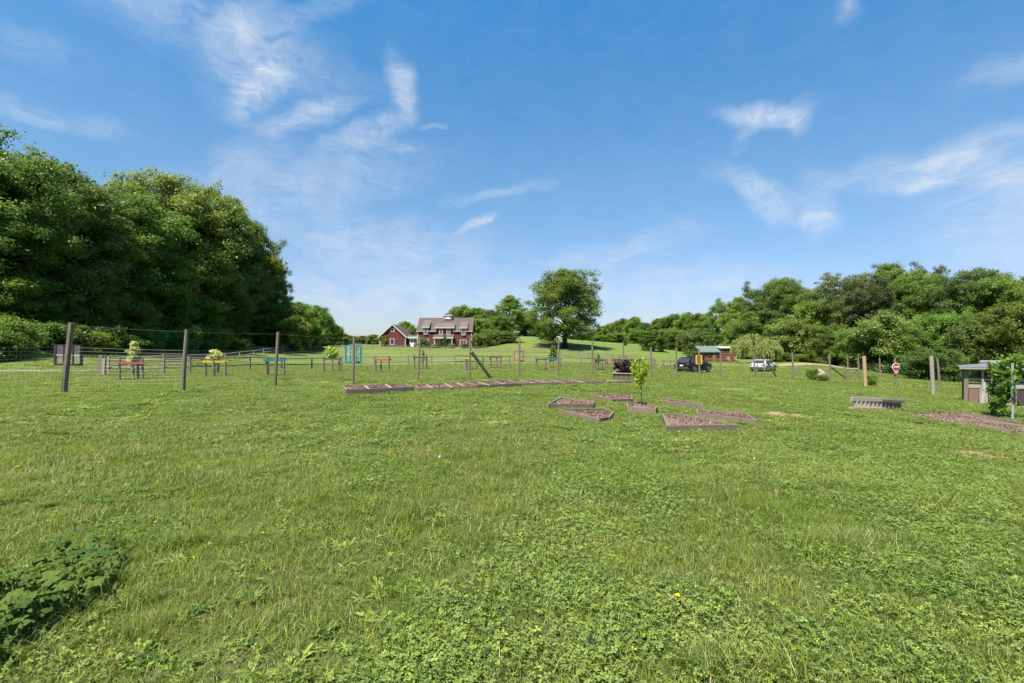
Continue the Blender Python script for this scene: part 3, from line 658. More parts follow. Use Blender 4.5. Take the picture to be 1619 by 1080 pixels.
# ------------------------------------------------------------------ raised beds
def dirs(poly):  # inward offsets
    n = len(poly); c = sum(poly, Vector()) / n; return c
def bed(label, rim, h=.17, thick=.045, div=(), group='raised beds', name='raised_bed', m=WOODH, mound=.0, fill=.05, dens=700):
    """rim: pixels of the rim corners; boards h high stand on the ground"""
    P = [hit(px, py, h) for px, py in rim]; n = len(P); cen = sum(P, Vector()) / n
    BEDS.append([(p.x, p.y) for p in P])
    root = thing(name, label, 'raised bed', (cen.x, cen.y, H(cen.x, cen.y)), group)
    for i in range(n):
        a, b = P[i], P[(i + 1) % n]; dd = (b - a); dd.z = 0; dd.normalize(); inn = Vector((-dd.y, dd.x, 0))
        if inn.dot(cen - a) < 0: inn = -inn
        off = inn * thick * .5; mb = MB(); j = .002 * (i % 2)
        a2, b2 = a + off + dd * (thick * (i % 2)), b + off - dd * (thick * (i % 2)) * 0
        za = H(a.x, a.y) - .06; zb = H(b.x, b.y) - .06
        q = [Vector((p.x, p.y, z)) + off * s for p, z, s in ((a2, za, -1), (b2, zb, -1), (b2, zb, 1), (a2, za, 1))]
        q += [Vector((p.x, p.y, z.z + j)) + off * s for p, z, s in ((a2, a, -1), (b2, b, -1), (b2, b, 1), (a2, a, 1))]
        mb.quad8(q); mb.build('board', m, root)
    for (p, q) in div:
        a = hit(*p, h); b = hit(*q, h); MB().beam(a + Vector((0, 0, -.03)), b + Vector((0, 0, -.03)), .06, .05).build('divider', WOODP, root)
    # mulch filling
    xs = [p.x for p in P]; ys = [p.y for p in P]; poly = [(p.x + (cen.x - p.x) * .03, p.y + (cen.y - p.y) * .03) for p in P]
    A = abs(sum(poly[i][0] * poly[(i + 1) % n][1] - poly[(i + 1) % n][0] * poly[i][1] for i in range(n))) / 2
    V = [(x, y, 0) for x, y in poly] + [(cen.x, cen.y, 0)]; ring = [(x * .5 + cen.x * .5, y * .5 + cen.y * .5) for x, y in poly]
    fz = lambda x, y, m_=0: H(x, y) + h - fill + m_
    V = [(x, y, fz(x, y)) for x, y in poly] + [(x, y, fz(x, y, mound * .6)) for x, y in ring] + [(cen.x, cen.y, fz(cen.x, cen.y, mound))]
    F = []
    for i in range(n): j = (i + 1) % n; F.append((i, j, n + j, n + i)); F.append((n + i, n + j, 2 * n))
    mbm = MB().add(V, F); ml = mbm.build('mulch', MULCH, root, True)
    # loose chips
    rng = np.random.default_rng(int(abs(cen.x) * 100) + n); k = int(min(A * dens, 7000)); X = rng.uniform(min(xs), max(xs), k * 3); Y = rng.uniform(min(ys), max(ys), k * 3)
    ok = inpoly(X, Y, poly); X, Y = X[ok][:k], Y[ok][:k]
    rr = np.clip(1 - np.hypot(X - cen.x, Y - cen.y) / (max(xs) - min(xs)) * 2, 0, 1)
    Cc = np.stack([X, Y, hf(X, Y) + h - fill + .012 + mound * rr], 1)
    V, F = leafcloud(rng, Cc, np.full(len(Cc), .012), len(Cc), .034, .5, 1.0); arrmesh('wood_chips', V, F, CHIP, ml)
    return root
bed('long raised bed at the left end of the row, three mulch compartments', [(541, 609), (641, 606), (655, 611.5), (547, 616.5)], .17, .05, [((575.5, 608), (584, 614.8)), ((609.5, 607), (620, 613.3))])
bed('second long raised bed of the row, right of the left-end one', [(656, 608.5), (735, 603.8), (752, 609.2), (660, 613.8)], .14, .05, [((674, 607.5), (684, 612.6)), ((703, 605.8), (714, 611.3)), ((722, 604.6), (735, 610))])
bed('third long raised bed of the row, with pale dividers', [(737, 603.8), (803, 601.2), (825, 606), (754, 609.2)], .14, .05, [((755, 603.2), (773, 608.3)), ((780, 602), (799, 607))])
bed('fourth long raised bed of the row, in front of the grassy hill', [(805, 601.2), (935, 599.8), (950, 602.8), (827, 606)], .13, .05, [((822, 601), (846, 605.2)), ((846, 600.8), (868, 604.8)), ((872, 600.6), (893, 604.2)), ((903, 600.2), (922, 603.6))])
bed('raised bed at the right end of the row, by the slatted planter', [(933, 599.6), (968, 600.5), (1003, 602.6), (952, 603)], .10, .05, [((958, 600.4), (985, 602.6))])
bed('small wedge bed with flat front edge, leftmost of the circle', [(865, 638.5), (887, 627.5), (941, 634.2), (938, 638.5)], .15, .045, group='wedge beds round the sapling', mound=.03)
bed('wedge bed at the back left of the sapling', [(929, 622.8), (1000, 623.2), (1000.5, 630.8), (968, 631.3)], .12, .045, group='wedge beds round the sapling')
bed('pointed wedge bed front left of the sapling', [(882, 647), (957, 645.8), (971, 651), (964, 659), (947, 661.8)], .10, .045, group='wedge beds round the sapling')
bed('angular box of mulch round the foot of the sapling', [(990, 637), (1012, 635), (1040, 641), (1037, 646.5), (991, 643)], .17, .045, group='wedge beds round the sapling', mound=.06)
bed('thin wedge bed at the back right of the sapling', [(1045.5, 632.5), (1048, 628.5), (1110, 638.5), (1112, 641.5)], .14, .045, group='wedge beds round the sapling')
bed('wedge bed on the far right of the circle', [(1100, 645.8), (1177, 652), (1197, 663.5), (1101, 652.3)], .14, .045, group='wedge beds round the sapling')
bed('largest wedge bed with dark front board, nearest the viewer', [(1046.5, 654), (1078, 654), (1168.5, 671.5), (1054, 673)], .15, .05, group='wedge beds round the sapling', m=WOODH)
bed('long mulch bed edged with dark timbers at the right field edge', [(1428, 652.5), (1520, 654), (1650, 676), (1650, 695), (1540, 674.5), (1450, 659)], .03, .07, group='mulch beds by the coop', name='garden_bed', fill=.015, m=WOODD)
bed('narrow rear mulch bed edged with timbers, behind the long one', [(1424, 647.3), (1490, 648.3), (1650, 669), (1650, 673), (1520, 652)], .04, .07, group='mulch beds by the coop', name='garden_bed', fill=.015, m=WOODD)

# ------------------------------------------------------------------ grass
def grass():
    pr = []; r = np.random.default_rng(3)
    for i in range(3): pr.append((*tuft(r, 36, .12, .045, .125, .0060, .8), 0))        # 1-3 near tall
    for i in range(2): pr.append((*tuft(r, 44, .14, .035, .085, .0050, .9, 2), 0))    # 4-5 near short
    for i in range(2): pr.append((*tuft(r, 46, .20, .04, .10, .011, .8, 2), 1))       # 6-7 middle
    pr.append((*tuft(r, 60, .42, .05, .11, .026, .8, 2), 1))                           # 8 far
    pr.append((*tuft(r, 60, .15, .14, .27, .0065, .8), 0))                             # 9 lush tuft
    P = {'x': [], 'y': [], 'pick': [], 's': []}
    def put(x, y, pick, s):
        P['x'].append(x); P['y'].append(y); P['pick'].append(pick); P['s'].append(s)
    x, y = zone(.6, 7.5, 105, 1.35); tall = vnoise(x, y, 1.1, 5) - .05 * x + grng.normal(size=len(x)) * .25
    pick = np.where(tall > .22, grng.integers(1, 4, len(x)), grng.integers(4, 6, len(x))); put(x, y, pick, grng.uniform(.7, 1.15, len(x)))
    x, y = zone(7.5, 17, 38); tall = vnoise(x, y, .8, 5)
    pick = np.where(tall > .35, grng.integers(1, 4, len(x)), grng.integers(6, 8, len(x))); put(x, y, pick, grng.uniform(.6, 1.0, len(x)))
    x, y = zone(17, 34, 12); put(x, y, grng.integers(6, 8, len(x)), grng.uniform(.8, 1.3, len(x)))
    x, y = zone(34, 75, 3.0, 1.15); put(x, y, np.full(len(x), 8), grng.uniform(.7, 1.2, len(x)))
    for px, py, wd, k in ((60, 960, .25, 16), (20, 1040, .2, 10), (150, 930, .15, 8), (1345, 862, .34, 34), (1170, 1055, .14, 9), (640, 820, .2, 6), (180, 990, .3, 14), (300, 860, .25, 12), (860, 820, .25, 10)):
        c = hit(px, py); a = grng.normal(size=k) * wd; bb = grng.normal(size=k) * wd * .3
        put(c.x + a, c.y + bb, np.full(k, 9), grng.uniform(.45, .8, k))
    A0, A1 = hit(960, 706), hit(1400, 878); u = grng.random(420); put(A0.x + (A1.x - A0.x) * u + grng.normal(size=420) * .28, A0.y + (A1.y - A0.y) * u + grng.normal(size=420) * .28, np.full(420, 9), grng.uniform(.30, .62, 420))
    x = np.concatenate(P['x']); y = np.concatenate(P['y']); n = len(x); s = np.concatenate(P['s'])
    rot = np.stack([grng.normal(size=n) * .10, grng.normal(size=n) * .10, grng.uniform(0, 6.283, n)], 1)
    scl = np.stack([s, s, s * grng.uniform(.75, 1.15, n)], 1)
    scatter('grass', pr, {'pos': np.stack([x, y, hf(x, y) - .005], 1), 'pick': np.concatenate(P['pick']), 'rot': rot, 'scl': scl}, [GRASSM, GRASSF], 'green meadow grass over the whole field')
    pr = []
    for i in range(3): pr.append((*clover(r, 26, .16, .02, .062, .0155), 0))
    for i in range(2): pr.append((*clover(r, 54, .26, .02, .055, .020), 0))
    P = {'x': [], 'y': [], 'pick': [], 's': []}
    x, y = zone(.6, 7.5, 100, 1.35)
    m = grng.random(len(x)) < np.clip(.50 + 2.4 * (vnoise(x, y, 1.3, 9) + .11 * np.clip(x - .6, -3, 3) + .22 * np.exp(-((x + 1.4) / .9) ** 2 - ((y - 4.6) / 1.1) ** 2)), .05, 1); x, y = x[m], y[m]; put(x, y, grng.integers(1, 4, len(x)), grng.uniform(.7, 1.2, len(x)))
    x, y = zone(7.5, 22, 20); m = grng.random(len(x)) < np.clip(.5 + 1.9 * (vnoise(x, y, .9, 9) + .03 * np.clip(x, -8, 8)), .1, 1); x, y = x[m], y[m]; put(x, y, grng.integers(4, 6, len(x)), grng.uniform(.7, 1.2, len(x)))
    x = np.concatenate(P['x']); y = np.concatenate(P['y']); n = len(x); s = np.concatenate(P['s'])
    rot = np.stack([grng.normal(size=n) * .08, grng.normal(size=n) * .08, grng.uniform(0, 6.283, n)], 1)
    scatter('clover', pr, {'pos': np.stack([x, y, hf(x, y)], 1), 'pick': np.concatenate(P['pick']), 'rot': rot, 'scl': np.stack([s, s, s * grng.uniform(.7, 1.3, n)], 1)}, [CLOVM], 'patches of round-leaved white clover among the grass')
grass()

def rosette(rng, n, rad, k, ln, wd):
    V = []; F = []
    for i in range(n):
        q = rad * math.sqrt(rng.random()); an = rng.uniform(0, 6.283); x, y = q * math.cos(an), q * math.sin(an)
        for j in range(k):
            a = 6.283 * j / k + rng.uniform(-.3, .3); L = ln * rng.uniform(.6, 1.2); rise = rng.uniform(.25, .8); dx, dy = math.cos(a), math.sin(a); b = len(V)
            for u, w_ in ((0, .12), (.35, .7), (.7, 1), (1, .1)):
                z = L * rise * (u - .55 * u * u); V.append((x + dx * L * u - dy * wd * w_ * .5, y + dy * L * u + dx * wd * w_ * .5, z)); V.append((x + dx * L * u + dy * wd * w_ * .5, y + dy * L * u - dx * wd * w_ * .5, z + .002))
            for m_ in range(3): F.append((b + 2 * m_, b + 2 * m_ + 1, b + 2 * m_ + 3, b + 2 * m_ + 2))
    return np.array(V), F
def weeds():
    r = np.random.default_rng(31); W1 = gmat('weed_leaf', ((.085, .150, .022), (.12, .19, .03), (.065, .12, .018)), .3); W2 = gmat('weed_leaf_pale', ((.20, .25, .05), (.24, .27, .075), (.17, .23, .04)), .35)
    pr = [(*rosette(r, 4, .10, 8, .085, .020), 0), (*rosette(r, 5, .13, 7, .07, .018), 1), (*rosette(r, 8, .24, 8, .12, .030), 0), (*rosette(r, 9, .26, 8, .11, .030), 1)]
    X = []; Y = []; K = []; S = []
    for d0, d1, dn, ks in ((1.2, 8, 12, (1, 2)), (8, 26, 4.5, (3, 4))):
        x, y = zone(d0, d1, dn, 1.2); p = np.clip(.45 + 2.2 * vnoise(x, y, 1.0, 17), .04, 1); m = grng.random(len(x)) < p; x, y = x[m], y[m]
        k = np.where(vnoise(x, y, .7, 23) + .3 * grng.normal(size=len(x)) - .05 * np.clip(x, -3, 8) > -.05, ks[0], ks[1]); X.append(x); Y.append(y); K.append(k); S.append(grng.uniform(.6, 1.25, len(x)))
    x, y, k, s_ = map(np.concatenate, (X, Y, K, S)); n = len(x)
    scatter('weeds', pr, {'pos': np.stack([x, y, hf(x, y)], 1), 'pick': k, 'rot': np.stack([grng.normal(size=n) * .1, grng.normal(size=n) * .1, grng.uniform(0, 6.283, n)], 1), 'scl': np.stack([s_] * 3, 1)}, [W1, W2], 'flat leaf rosettes of lawn weeds mixed into the grass')
weeds()

# dandelions and clover heads
def flowers():
    ym = mat('dandelion_yellow', (.85, .55, .02), .6); wm = mat('seed_white', (.75, .75, .70), .8); gm = mat('stem_green', (.13, .2, .05), .6)
    def head(name, col, r_, hh, label, fl):
        root = local(thing(name, label, 'flower')); mb = MB(); rn = random.Random(4)
        mb.tube([(0, 0, 0), (.004, 0, hh * .6), (0, .004, hh)], [.002, .0018, .002], 5); mb.build('stem', gm, root)
        h = MB()
        for i in range(46 if fl else 60):
            a = rn.uniform(0, 6.28); e = rn.uniform(.05, 1.2) if fl else rn.uniform(-1.3, 1.57); d = Vector((math.cos(a) * math.cos(e), math.sin(a) * math.cos(e), math.sin(e) * (.55 if fl else 1)))
            sd = d.cross(Vector((0, 0, 1))).normalized() * r_ * .16; c = Vector((0, 0, hh)); k = 1 if not fl else rn.uniform(.75, 1)
            h.add([c, c + d * r_ * k * .8 + sd, c + d * r_ * k * 1.05, c + d * r_ * k * .8 - sd], [(0, 1, 2, 3)])
        h.build('flower_head', col, root); return root
    D = head('dandelion', ym, .021, .055, 'lone bright yellow dandelion in the near grass, largest of all', True); D.location = hit(1071, 956)
    Wt = head('dandelion_clock', wm, .020, .11, 'white dandelion seed head standing in the middle of the grass', False); Wt.location = hit(695, 734)
    rn = random.Random(9)
    near = [(1003, 726), (683, 718), (676, 719), (615, 722), (521, 713), (909, 722), (951, 766), (27, 746), (338, 736), (146, 719), (157, 738), (228, 725), (307, 702), (322, 699), (293, 692), (182, 697), (163, 697), (98, 697), (139, 688), (82, 642), (219, 711), (405, 681), (397, 638), (491, 696), (446, 691), (595, 701), (1240, 658)]
    for i in range(44):
        if rn.random() < .62: near.append((rn.uniform(5, 520), rn.uniform(636, 690)))
        else: near.append((rn.uniform(540, 1180), rn.uniform(628, 660)))
    for px, py in near:
        c = copy_tree(D); c.location = hit(px, py); s = rn.uniform(.8, 1.25) * (1 if c.location.y < 9 else 1.25); c.scale = (s, s, s); c.rotation_euler = (0, 0, rn.uniform(0, 6))
        c['label'] = 'small yellow dandelion flower among the lawn grass beyond the near one'; c['group'] = 'scattered dandelions'
    for i in range(24):
        px, py = (rn.uniform(0, 560), rn.uniform(640, 690)) if i % 2 else (rn.uniform(500, 1300), rn.uniform(655, 770))
        c = copy_tree(Wt); c.location = hit(px, py); s = rn.uniform(.6, .9); c.scale = (s, s, s * .8); c['label'] = 'small white seed head dotted in the far grass'; c['group'] = 'scattered white seed heads'
flowers()

# dark broad-leaved plant at the lower left
def broadplant():
    rng = random.Random(6); b = hit(45, 1010); root = thing('broadleaf_plant', 'dark green leafy clump with large lobed leaves at the lower left corner', 'plant', b)
    stems = MB()
    for i in range(300):
        t = rng.random(); px = -60 + 245 * t; yy = 1020 - 120 * t + rng.uniform(-72, 66) * (1 - .45 * t)
        p = hit(px, yy); p.z = H(p.x, p.y); hh = rng.uniform(.05, .27) * (1.1 - .5 * t); s = rng.uniform(.028, .062)
        c = p + Vector((rng.uniform(-.05, .05), rng.uniform(-.05, .05), hh))
        stems.tube([p, (p + c) / 2 + Vector((.01, 0, .02)), c], [.0035, .003, .002], 4, False)
        a = rng.uniform(0, 6.28); tl = Vector((rng.gauss(0, .35), rng.gauss(0, .35) - .2, 1)).normalized(); e1 = tl.cross(Vector((math.sin(a), math.cos(a), 0))).normalized(); e2 = tl.cross(e1)
        mb = MB(); out = []; n = 20      # one lobed leaf: a fan from the petiole, margins lobed and drooping
        for k in range(n + 1):
            th = -2.7 + 5.4 * k / n; rr = s * (1 + .22 * math.cos(th * 5.2)) * (.8 + .2 * math.cos(th)); out.append((th, rr))
        V = [c]; F = []
        for th, rr in out: V.append(c + (e1 * math.cos(th) + e2 * math.sin(th)) * rr * .55 + tl * .012 * math.cos(th * 5.2))
        for th, rr in out: V.append(c + (e1 * math.cos(th) + e2 * math.sin(th)) * rr - tl * (.10 * s + .05 * s * math.cos(th * 10)))
        for k in range(n): F.append((0, k + 1, k + 2)); F.append((k + 1, k + 2 + n, k + 3 + n, k + 2))
        mb.add(V, F); mb.build('leaf', LEAF_BROAD, root, True) if i < 90 else stuffleaf.append((V, F))
    mb = MB()
    for V, F in stuffleaf: mb.add(V, F)
    o = mb.build('leaf_mass', LEAF_BROAD, root, True); o['kind'] = 'stuff'
    stems.build('stems', mat('stem_green'), root)
stuffleaf = []
broadplant()

# ------------------------------------------------------------------ deer fence
POSTS = [(-215, 640, -200, 500, .165), (100.5, 624, 113.3, 510.5, .165), (288.5, 618.5, 295.5, 521, .125), (434.5, 611, 440, 525, .12), (557.6, 607.5, 560, 533.5, .115),
         (660.5, 603, 664.5, 532, .10), (742, 600, 743.5, 531, .10), (820.6, 596.3, 821.6, 535.5, .115), (881.8, 595, 883.4, 538, .115), (936.5, 594.7, 936.6, 540, .12),
         (985.3, 594.5, 985.5, 543, .10), (1029.4, 595.3, 1029.2, 549, .14), (1069.3, 595.2, 1069.4, 550, .14), (1106, 595.2, 1105, 551, .13), (1139.8, 595, 1139, 556, .13),
         (1193.5, 596.2, 1191, 556, .12), (1209.2, 597, 1207, 560, .12)]
frng = random.Random(3)
def foot(px, py):
    p = hit(px, py); p.z = H(p.x, p.y); return p
def mkpost(f, t, wd, root, m=WOOD, name='post'):
    mb = MB(); n = 6; pts = []; q = t - f
    for i in range(n): u = i / (n - 1); pts.append(f + q * u + Vector((frng.uniform(-1, 1), frng.uniform(-1, 1), 0)) * wd * .07 * (0 < i < n - 1) - Vector((0, 0, .3)) * (i == 0))
    mb.tube(pts, [wd * .52 * (1.05 - .13 * i / (n - 1)) * frng.uniform(.95, 1.05) for i in range(n)], 8, ph=frng.uniform(0, 1)); return mb.build(name, m, root)
def deerfence():
    root = thing('deer_fence', 'long wire mesh fence on tall grey wooden posts across the field', 'fence', foot(742, 600))
    F_ = []; T_ = []
    for i, (fx, fy, tx, ty, wd) in enumerate(POSTS):
        f = foot(fx, fy); t = PP(tx, ty, f.y); F_.append(f); T_.append(t); mkpost(f, t, wd, root)
    w1 = MB(); top = MB()
    for i in range(len(F_) - 1):
        a, b = F_[i], F_[i + 1]; ta, tb = T_[i], T_[i + 1]; L = (b - a).length; dep = (a.y + b.y) / 2
        if i == 14: w1.build('wire_mesh', WIRE, root); w1 = MB()
        if L > 16 or i == 14: continue
        sp = .10 if dep < 24 else (.16 if dep < 32 else .3); off = Vector((0, .09, 0)); th = .0048 if dep < 26 else .005
        nv = int(L / sp); lo, hi = .30, 1.45
        def g(u, z): return a.lerp(b, u) + (ta - a).lerp(tb - b, u) * (z / 2.2) + off
        for k in range(nv + 1): u = k / nv; w1.tube([g(u, lo), g(u, hi)], [th * .5] * 2, 3, False)
        z = lo
        while z <= hi + .001: w1.tube([g(j / 6, z) + Vector((0, 0, -.012 * math.sin(j / 6 * math.pi))) for j in range(7)], [th * .5] * 7, 3, False); z += (hi - lo) / (10 if dep < 26 else 7)
        for zz in (2.12,): top.tube([g(j / 8, zz) + Vector((0, 0, -.02 * math.sin(j / 8 * math.pi))) for j in range(9)], [.0015] * 9, 4, False)
    w1.build('wire_mesh', WIRE, root); top.build('top_wire', mat('top_wire_steel', (.20, .20, .19), .9), root)
    a = PP(745, 556, F_[6].y - .05); b = foot(777, 598); MB().beam(a, b - Vector((0, 0, .05)), .11, .11).build('brace', WOOD, root)
    a = PP(1211, 569, F_[16].y - .1); b = foot(1227, 595.5); MB().beam(a, b, .13, .13).build('brace', WOODP, root)
    return F_, T_
DF, DT = deerfence()

def fence2():
    """right-hand enclosure with its wire gate"""
    root = thing('enclosure_fence', 'fence of weathered posts with wire round the right field, gate at its left', 'fence', foot(1313.5, 604.5))
    L = [(1255, 601, 1252.5, 557, .13), (1313.5, 604.5, 1311, 559.5, .13), (1340.6, 600, 1340, 563, .13), (1358.6, 601.5, 1356.6, 564, .14), (1392, 597.5, 1390.5, 566, .14), (1416, 598, 1415, 566, .2), (1438, 599, 1436, 570, .13), (1457.3, 599.6, 1454.5, 571, .13), (1479, 599.5, 1478, 568, .13),
         (1497, 600.5, 1496, 575, .14), (1514, 602, 1513.8, 575, .14)]
    Q = []
    for fx, fy, tx, ty, wd in L:
        f = foot(fx, fy); t = PP(tx, ty, f.y); Q.append((f, t)); mkpost(f, t, wd, root)
    wm = MB()
    for (a, ta), (b, tb) in list(zip(Q, Q[1:]))[3:]:
        for k in range(8): z = .12 + k * .2; wm.tube([a + (ta - a) * z / 2.1 + Vector((0, .07, 0)), b + (tb - b) * z / 2.1 + Vector((0, .07, 0))], [.004] * 2, 3, False)
        n = int((b - a).length / .3)
        for k in range(n): u = k / n; p = a.lerp(b, u) + Vector((0, .07, 0)); wm.tube([p, p + (ta - a) * .72], [.003] * 2, 3, False)
    wm.build('wire_mesh', WIRE, root)
    d = Q[3][0].y
    MB().tube([PP(1337, 582.4, d), PP(1357, 582.6, d)], [.03] * 2, 6).build('gate_rail', mat('pale_pipe', (.4, .38, .34), .5), root)
    gp = foot(1337, 600.5); mkpost(gp, PP(1335, 578.5, gp.y), .16, root, name='gate_post')
    MB().beam(PP(1314, 581, Q[1][0].y), PP(1337, 598, d - 1), .06, .09).build('gate_brace', WOODD, root)
    MB().beam(PP(1341, 600, d), PP(1356, 584, d), .06, .09).build('gate_brace', WOODD, root)
    MB().beam(PP(1499, 590, Q[9][0].y), PP(1513, 590.5, Q[9][0].y), .06, .09).build('gate_rail', WOOD, root)
    MB().beam(PP(1499, 590.5, Q[9][0].y), PP(1511, 600.5, Q[9][0].y), .05, .08).build('gate_brace', WOOD, root)
fence2()
def lonepost(lab, fx, fy, tx, ty, wd, m=WOOD):
    f = foot(fx, fy); t = PP(tx, ty, f.y); o = MB(); n = 6
    q = t - f; o.tube([f - Vector((0, 0, .3))] + [f + q * u for u in (.1, .35, .6, .85, 1)], [wd * .5] * 3 + [wd * .49] * 2 + [wd * .46], 12)
    x = o.build('wooden_post', m, loc=f); tag(x, lab, 'post'); return x
lonepost('new orange-brown wooden post standing in front of the gate', 1368.5, 610.5, 1366, 563, .235, WOODN)
lonepost('thick weathered post nearest the coop, tallest on the right', 1475.5, 624.5, 1472.3, 563, .20, GREYW)
lonepost('leaning weathered post just right of the thick one', 1486, 612, 1482, 567, .15, WOOD)
lonepost('short stub post left of a pair in the far right field', 1258, 595, 1258, 582, .10, WOOD)
lonepost('short stub post right of a pair in the far right field', 1262.5, 594.5, 1262.5, 581, .10, WOOD)
lonepost('short grey stub post behind the white car', 1197, 588.6, 1197, 574, .12, WOOD)

# ------------------------------------------------------------------ split rail fences
def railfence(label, pts, hh=1.15, rails=(.42, .92), pw=.13, name='split_rail_fence', m=RAILM, sag=.02):
    P = [at(px, d) for px, d in pts]; root = thing(name, label, 'fence', P[len(P) // 2])
    for p in P: q = Vector((frng.gauss(0, .02), frng.gauss(0, .02), hh * frng.uniform(.94, 1.06))); MB().beam(p - Vector((0, 0, .3)), p + q, pw, pw * .9, Vector((0, 1, 0))).build('post', m, root)
    for i in range(len(P) - 1):
        for r_ in rails:
            a = P[i] + Vector((0, 0, hh * r_ + frng.uniform(-.03, .03))); b = P[i + 1] + Vector((0, 0, hh * r_ + frng.uniform(-.03, .03)))
            mid = (a + b) / 2 - Vector((0, 0, sag)); mb = MB(); rr = .055
            mb.tube([a, a.lerp(mid, .5) + Vector((0, 0, .008)), mid, b.lerp(mid, .5), b], [rr * .8, rr, rr * 1.1, rr, rr * .8], 6); mb.build('rail', m, root)
    return root
railfence('grey split rail fence crossing the near edge of the pasture', [(160, 34), (209, 34), (258, 34), (300, 35), (345, 37), (395, 41), (445, 45), (493, 48), (540, 50), (592, 50.5), (646, 51), (682, 51), (719, 51), (764, 55), (806, 58), (847, 58), (883, 58), (919, 58), (960, 60), (1000, 61), (1036, 62)])
railfence('grey split rail fence rising along the drive to the house', [(172, 36.5), (215, 42), (258, 48), (297, 54), (330, 64), (356, 72), (379, 79), (401, 86), (417, 93), (433, 100), (447, 106), (461, 112), (471, 116), (482, 120), (492, 124), (500, 127), (508, 129)], m=GREYW)  # paler wood than the other rail fences, sunlight put into its colour
railfence('long far split rail fence running in front of the red house', [(520, 129), (545, 126), (568, 124), (590, 121), (611, 119), (632, 118), (655, 117), (680, 116), (705, 116), (727, 115), (745, 115), (765, 115), (787, 114), (806, 113), (826, 112), (844, 111), (860, 110), (873, 107), (887, 104), (900, 101), (915, 97), (930, 94), (948, 89), (968, 84), (990, 79), (1012, 74), (1034, 70)], 1.2, (.35, .65, .95))
railfence('short split rail fence stretch left of the black car', [(1049, 62), (1060, 61), (1070, 60)], 1.1)
sp = thing('fence_end_post', 'stacked split timber end post where the near rail fence begins', 'post', at(160, 33.5))
p = at(160, 33.5)
MB().beam(p + Vector((-.05, 0, -.2)), PP(160.5, 562, 33.5), .18, .22).build('timber', RAILM, sp); MB().beam(p + Vector((.16, 0, -.2)), PP(165, 566, 33.5), .16, .2).build('timber', GREYW, sp)
MB().beam(p + Vector((-.18, 0, -.2)), PP(157.5, 566, 33.5), .07, .16).build('timber', mat('red_heartwood', (.26, .12, .07), .9, var=.4), sp)
tag(MB().beam(at(1040, 62), PP(1046, 574, 62), .09, .09).build('prop_rail', WOODP, loc=at(1040, 62)), 'loose pale rail propped in the fence gap', 'rail')

# ------------------------------------------------------------------ painted tree guards
def guard(label, rail, y0, y1, posts, col, low=None, g='painted tree guards'):
    """rail: px x0,x1 of the painted rail between rows y0..y1; posts: (px, top, foot)"""
    ft = foot(posts[0][0], posts[0][2]); d = ft.y; root = thing('tree_guard', label, 'tree guard', ft, g)
    for px, tp_, fy in posts:
        f = foot(px, fy); mkpost(f, PP(px, tp_, f.y), .13, root)
    col = tuple(c * .68 + .02 for c in col)
    cm = mat('paint_%02d%02d%02d' % tuple(int(c * 99) for c in col), col, .55, var=.25, vscale=4)
    MB().beam(PP(rail[0], (y0 + y1) / 2, d - .12), PP(rail[1], (y0 + y1) / 2, d - .12), .06, max((y1 - y0), 1.8) * d / FPX * .85).build('painted_rail', cm, root)
    f2 = foot(posts[-1][0], posts[-1][2]); MB().beam(foot(posts[0][0], posts[0][2]) + Vector((0, -.06, .04)), f2 + Vector((0, -.06, .04)), .05, .05).build('ground_rail', low or WOODD, root)
    return d
def sapling(label, px, top, footy, wpx, lm, d, nleaf=900, name='young_tree', low=.35, size=.11, cone=True, stem=True):
    rng = np.random.default_rng(int(px)); b = at(px, d); Hh = zc(top, d) - b.z; rr = wpx * d / FPX / 2
    root = local(thing(name, label, 'young tree')); root.location = b; mb = MB(); mb.tube([(0, 0, -.1), (.02, 0, Hh * .5), (0, .02, Hh * .95)], [.022, .016, .006], 6)
    k = 46; cs = []; 
    for i in range(k):
        f = rng.random(); q = rr * ((1 - f) ** .7 if cone else math.sin(min(1, .15 + f) * 2.6)) * rng.uniform(.4, 1); an = rng.uniform(0, 6.28)
        c = (q * math.cos(an), q * math.sin(an), Hh * (low + (1 - low) * f * .96)); cs.append(c)
        if i % 2 == 0: mb.tube([(0, 0, c[2] * .8), c], [.009, .003], 4, False)
    mb.build('trunk', BARK, root); V, F = leafcloud(rng, np.array(cs), np.full(k, max(rr * .34, .1)), nleaf, size, .7, .6); arrmesh('crown', V, F, lm, root)
d = guard('tree guard with magenta rail at the left end of the row', (185.5, 231), 572, 576, [(189, 566, 601), (218, 572, 599.5), (225.5, 566, 600)], (.42, .015, .10)); sapling('cream and green variegated young tree in the magenta guard', 212, 540, 0, 26, LEAF_VAR, d + .5, 1500, size=.09)
d = guard('tree guard with yellow rail, second from the left', (320.5, 361), 570, 574, [(325, 571, 595.5), (337.5, 571, 595.5), (343.5, 571, 591), (356.5, 571, 595)], (.72, .48, .01)); sapling('bushy pale green young tree in the yellow guard', 341, 554, 0, 22, LEAF_VAR, d + .4, 700, low=.55, size=.1, cone=False)
d = guard('tree guard with blue rail and teal ground rail', (416.5, 452.5), 567.5, 571.5, [(421.5, 565, 594), (423.8, 565, 593), (449, 565, 593.5)], (.01, .17, .32), mat('teal_rail', (.05, .2, .25), .6))
d = guard('tree guard with dull green rail under a yellow young tree', (511, 538.5), 567, 569.5, [(512, 563.5, 588), (525.5, 569, 588), (536, 563.5, 587.5)], (.055, .13, .045)); sapling('young tree with yellow-green plumes above the green guard', 525, 549, 0, 22, LEAF_YEL, d + .5, 800, low=.6, size=.12, cone=False)
guard('tree guard with orange rail left of the farmhouse', (592, 619.5), 567, 570, [(593.7, 563, 588.5), (602.3, 568, 588), (614.7, 563, 588)], (.62, .11, .015))
